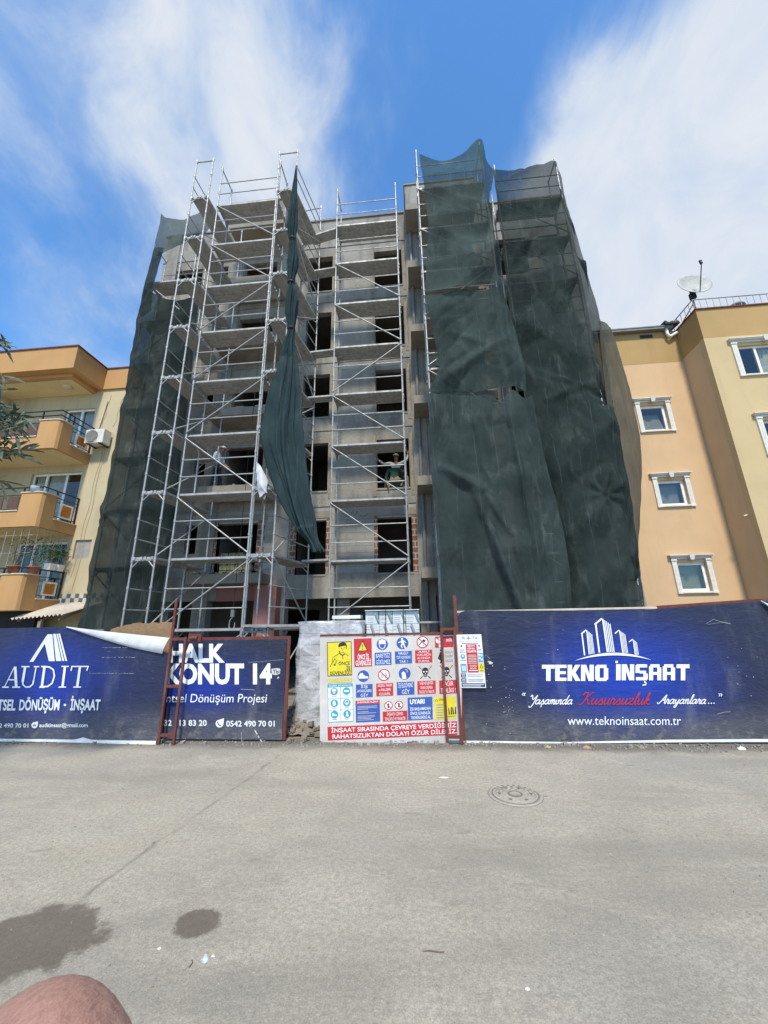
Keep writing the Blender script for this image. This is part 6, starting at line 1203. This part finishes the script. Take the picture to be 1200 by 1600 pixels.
# fingertip of the photographer at the lower left edge, with the hand it belongs to
def cw(x, y, z): return EYE + CAM @ Vector((x, y, z))     # camera right, down, forward (metres)
skp = NB('hand_skin'); f_ = skp.rng(skp.noise(60, 5, .6), .3, .7); l_ = skp.rng(skp.noise(900, 4, .6, (1, .25, .25)), .45, .75)
c_ = skp.mix(f_, (.36, .20, .15), (.27, .135, .11)); c_ = skp.mix(skp.math('MULTIPLY', l_, .5), c_, (.44, .27, .21)); skp.bump(skp.noise(1200, 4, .6, (1, .3, .3)), .6, .0012); skp.b.inputs['Subsurface Weight'].default_value = .12; skp.b.inputs['Subsurface Scale'].default_value = .004; hm = skp.fin(c_, .55, 0, .3)
J = {'palm': (cw(-.118, .165, -.005), (.020, .026)), 'wrist': (cw(-.13, .22, -.05), (.026, .022)), 'forearm': (cw(-.14, .30, -.13), .034), 'fore2': (cw(-.15, .40, -.24), .042),
     'i0': (cw(-.088, .140, .012), .0135), 'i1': (cw(-.044, .119, .038), .0150), 'i2': (cw(-.0440, .0925, .0535), .0165), 'i3': (cw(-.0605, .0728, .0530), .0155),
     'm0': (cw(-.112, .152, .028), .0115), 'm1': (cw(-.098, .135, .062), .0105), 'm2': (cw(-.082, .142, .070), .0098), 'm3': (cw(-.072, .155, .064), .0085),
     'r0': (cw(-.116, .176, .028), .0110), 'r1': (cw(-.104, .165, .064), .0100), 'r2': (cw(-.088, .172, .070), .0094), 'r3': (cw(-.078, .184, .063), .0082),
     'p0': (cw(-.122, .198, .020), .0098), 'p1': (cw(-.112, .193, .052), .0088), 'p2': (cw(-.098, .199, .058), .0082), 'p3': (cw(-.089, .208, .052), .0072),
     't0': (cw(-.098, .172, -.02), .014), 't1': (cw(-.072, .150, -.03), .0125), 't2': (cw(-.058, .130, -.028), .0105)}
ed = [('palm', 'wrist'), ('wrist', 'forearm'), ('forearm', 'fore2'), ('palm', 't0'), ('t0', 't1'), ('t1', 't2')]
for k in 'imrp': ed += [('palm', k + '0'), (k + '0', k + '1'), (k + '1', k + '2'), (k + '2', k + '3')]
ph = thing('person', 'pinkish fingertip of the person taking the photo, at the lower left edge', 'person', cw(-.12, .17, 0)); skinned('hand', J, ed, [hm], lambda a, c: 0, ph, 3)
# ------------------------------------------------------------------ manhole, litter, rubble
mc = atZ(805, 1242); mh = thing('manhole_cover', 'round cast iron manhole cover with a hinge tab set in the road', 'manhole cover', (mc.x, mc.y, 0)); iron = concrete('worn_iron', (.40, .36, .29), (.24, .215, .175), 8, .2, .6); irond = flat('manhole_groove', (.17, .15, .125), .8)
mb = MB(); mb.lathe((mc.x, mc.y, 0), [(.262, .0005), (.254, .009), (.235, .009), (.231, .002)], 48); mb.build('frame_ring', iron, mh)
mb = MB(); mb.lathe((mc.x, mc.y, 0), [(.230, .002), (.228, .008), (.0, .008)], 48); mb.build('lid', iron, mh)
mb = MB()
for rr, n in ((.206, 22), (.172, 18), (.138, 14), (.104, 10)):
    for i in range(n):
        a = 2 * math.pi * (i + .5 * (n % 3)) / n; c = Vector((mc.x + rr * math.cos(a), mc.y + rr * math.sin(a), .0085)); t_ = Vector((-math.sin(a), math.cos(a), 0)); u_ = Vector((math.cos(a), math.sin(a), 0)); L = math.pi * rr / n * .62
        mb.hexa([c - t_ * L - u_ * .011, c + t_ * L - u_ * .011, c + t_ * L + u_ * .011, c - t_ * L + u_ * .011], [q + Vector((0, 0, .005)) for q in (c - t_ * L * .8 - u_ * .008, c + t_ * L * .8 - u_ * .008, c + t_ * L * .8 + u_ * .008, c - t_ * L * .8 + u_ * .008)])
mb.build('tread_stud', iron, mh)
mb = MB(); mb.lathe((mc.x, mc.y, .0082), [(.229, .0), (.222, .0006), (.217, .0)], 48)
for a in (0, 1.05, 2.1, 3.14, 4.2, 5.25): mb.lathe((mc.x + .155 * math.cos(a), mc.y + .155 * math.sin(a), .0082), [(.02, .0055), (.0, .006)], 12)
mb.lathe((mc.x, mc.y, .0082), [(.075, .001), (.055, .001)], 24); mb.build('groove', irond, mh)
MB().lathe((mc.x, mc.y, .0082), [(.05, .004), (.0, .005)], 24).build('boss', iron, mh)
MB().box(mc.x + .232, mc.x + .31, mc.y - .035, mc.y + .035, .001, .0105).build('hinge_tab', iron, mh); MB().lathe((mc.x, mc.y, 0), [(.268, .0012), (.260, .0018)], 48).build('joint_gap', irond, mh)
def scrap(name, label, cat, px, py, r, mat, seed, h=.02, ly=.6, wl=1):
    c = atZ(px, py); rng = random.Random(seed); n = 9; rows = []
    for k in range(4):
        f = (1, .8, .45, .05)[k]; rows.append([c + Vector((r * f * math.cos(t) * rng.uniform(.75, 1.2), r * ly * f * math.sin(t) * rng.uniform(.75, 1.2), h * (k / 3) * rng.uniform(.7, 1.2) + .001)) for t in [2 * math.pi * i / n for i in range(n)]])
    return tag(MB().grid(rows, 0, False, True).build(name, mat), label, cat)
foil = flat('foil_scrap', (.6, .6, .6), .3, .4); papr = flat('paper_litter', (.68, .66, .6), .7); brickm = flat('brick_bit', (.42, .24, .15), .9); woodm = flat('wood_bit', (.30, .22, .12), .9)
scrap('crumpled_wrapper', 'crumpled silvery wrapper on the road beside the smaller wet patch', 'litter', 321, 1501, .028, foil, 1, .03)
scrap('cigarette_butt', 'white cigarette butt right of the crumpled silvery wrapper', 'litter', 333, 1495, .011, papr, 2, .008, .4); scrap('cigarette_butt', 'white cigarette butt between the large wet patch and the wrapper', 'litter', 249, 1483, .013, papr, 3, .008, .4)
scrap('paper_scrap', 'flat white paper scrap on the road left of the manhole cover', 'litter', 694, 1215, .055, papr, 4, .008, .3); scrap('paper_scrap', 'tiny pale paper scrap near the bottom edge right of centre', 'litter', 824, 1546, .012, papr, 5, .008)
scrap('brick_fragment', 'flat orange brick fragment under the right banner, right of the leaf', 'rubble', 917, 1169, .06, brickm, 6, .035, .4); scrap('dry_leaf', 'yellowish dry leaf under the right banner near the tall post', 'leaf', 856, 1168, .05, flat('dry_leaf', (.4, .33, .13), .8), 7, .03, .5)
scrap('stone', 'white stone under the far right end of the right banner', 'stone', 1159, 1171, .06, papr, 8, .04, .5); scrap('stone', 'grey stone below the website on the right banner', 'stone', 1002, 1169, .05, M['soffit'], 9, .04, .6)
c = atZ(660, 1487); tag(MB().path([c, c + Vector((.04, .004, .004)), c + Vector((.09, -.002, .003)), c + Vector((.115, .003, .002))], .003, 6).build('twig', bark), 'thin dark twig lying on the road right of centre', 'twig')
c = atZ(300, 1500); tag(MB().path([c, c + Vector((.015, -.02, .004)), c + Vector((.012, -.05, .003))], .003, 6).build('twig', bark), 'short dark twig left of the crumpled wrapper', 'twig')
def stones(mb, n, fx, fy, smin, smax, rng, fz=None):
    for _ in range(n):
        x, y = fx(rng), fy(rng); s = smin * (smax / smin) ** (rng.random() ** 2); z = fz(x, y) if fz else 0; vs = []
        for i in range(8): vs.append(Vector((x + s * (1 if i & 1 else -1) * rng.uniform(.5, 1), y + s * (1 if i & 2 else -1) * rng.uniform(.5, 1), z + (s * rng.uniform(.6, 1.3) if i & 4 else -.002))))
        mb.add(vs, [(0, 2, 3, 1), (4, 5, 7, 6), (0, 1, 5, 4), (2, 6, 7, 3), (0, 4, 6, 2), (1, 3, 7, 5)])
rng = random.Random(31); mb = MB(); stones(mb, 2600, lambda r: r.uniform(-4, 4), lambda r: 1.6 + 4.6 * r.random() ** .7, .0012, .006, rng); o = mb.build('road_grit', M['concrete']); struct(o, 'stuff')
mb = MB(); stones(mb, 2200, lambda r: r.uniform(-7, 5.5), lambda r: r.gauss(6.14, .09), .002, .018, rng); stones(mb, 160, lambda r: r.uniform(-7, 5.5), lambda r: r.gauss(6.2, .05), .012, .035, rng); o = mb.build('fence_foot_rubble', M['plaster']); struct(o, 'stuff')
def hump(x, y): return max(0, .42 * math.exp(-((x + 1.95) / .45) ** 2 - ((y - 7.2) / .5) ** 2))
rows = [[Vector((-3.0 + 2.1 * i / 30, 6.5 + 1.6 * j / 26, hump(-3.0 + 2.1 * i / 30, 6.5 + 1.6 * j / 26) * (1 + .35 * noise.noise(Vector((i * .3, j * .3, 2)))) + .02 * noise.noise(Vector((i * .9, j * .9, 5))) - .02)) for i in range(31)] for j in range(27)]
mb = MB(); mb.grid(rows, 0, False); stones(mb, 260, lambda r: r.gauss(-2.0, .3), lambda r: r.gauss(7.0, .3), .012, .06, rng, hump); o = mb.build('rubble_heap', M['dirt']); struct(o, 'stuff')
mb = MB(); mb.bar((-2.0, 6.75, .02), (-1.9, 7.1, .95), .05, .12); tag(mb.build('wooden_board', woodm), 'brown wooden board leaning in the gap beside the wrapped grey pallet', 'board')
tag(MB().tube((-2.2, 7.0, .35), (-1.75, 7.6, 1.7), .03, 8).build('leaning_tube', M['tube']), 'galvanised tube leaning in the gap between gate leaf and wrapped pallet', 'tube')
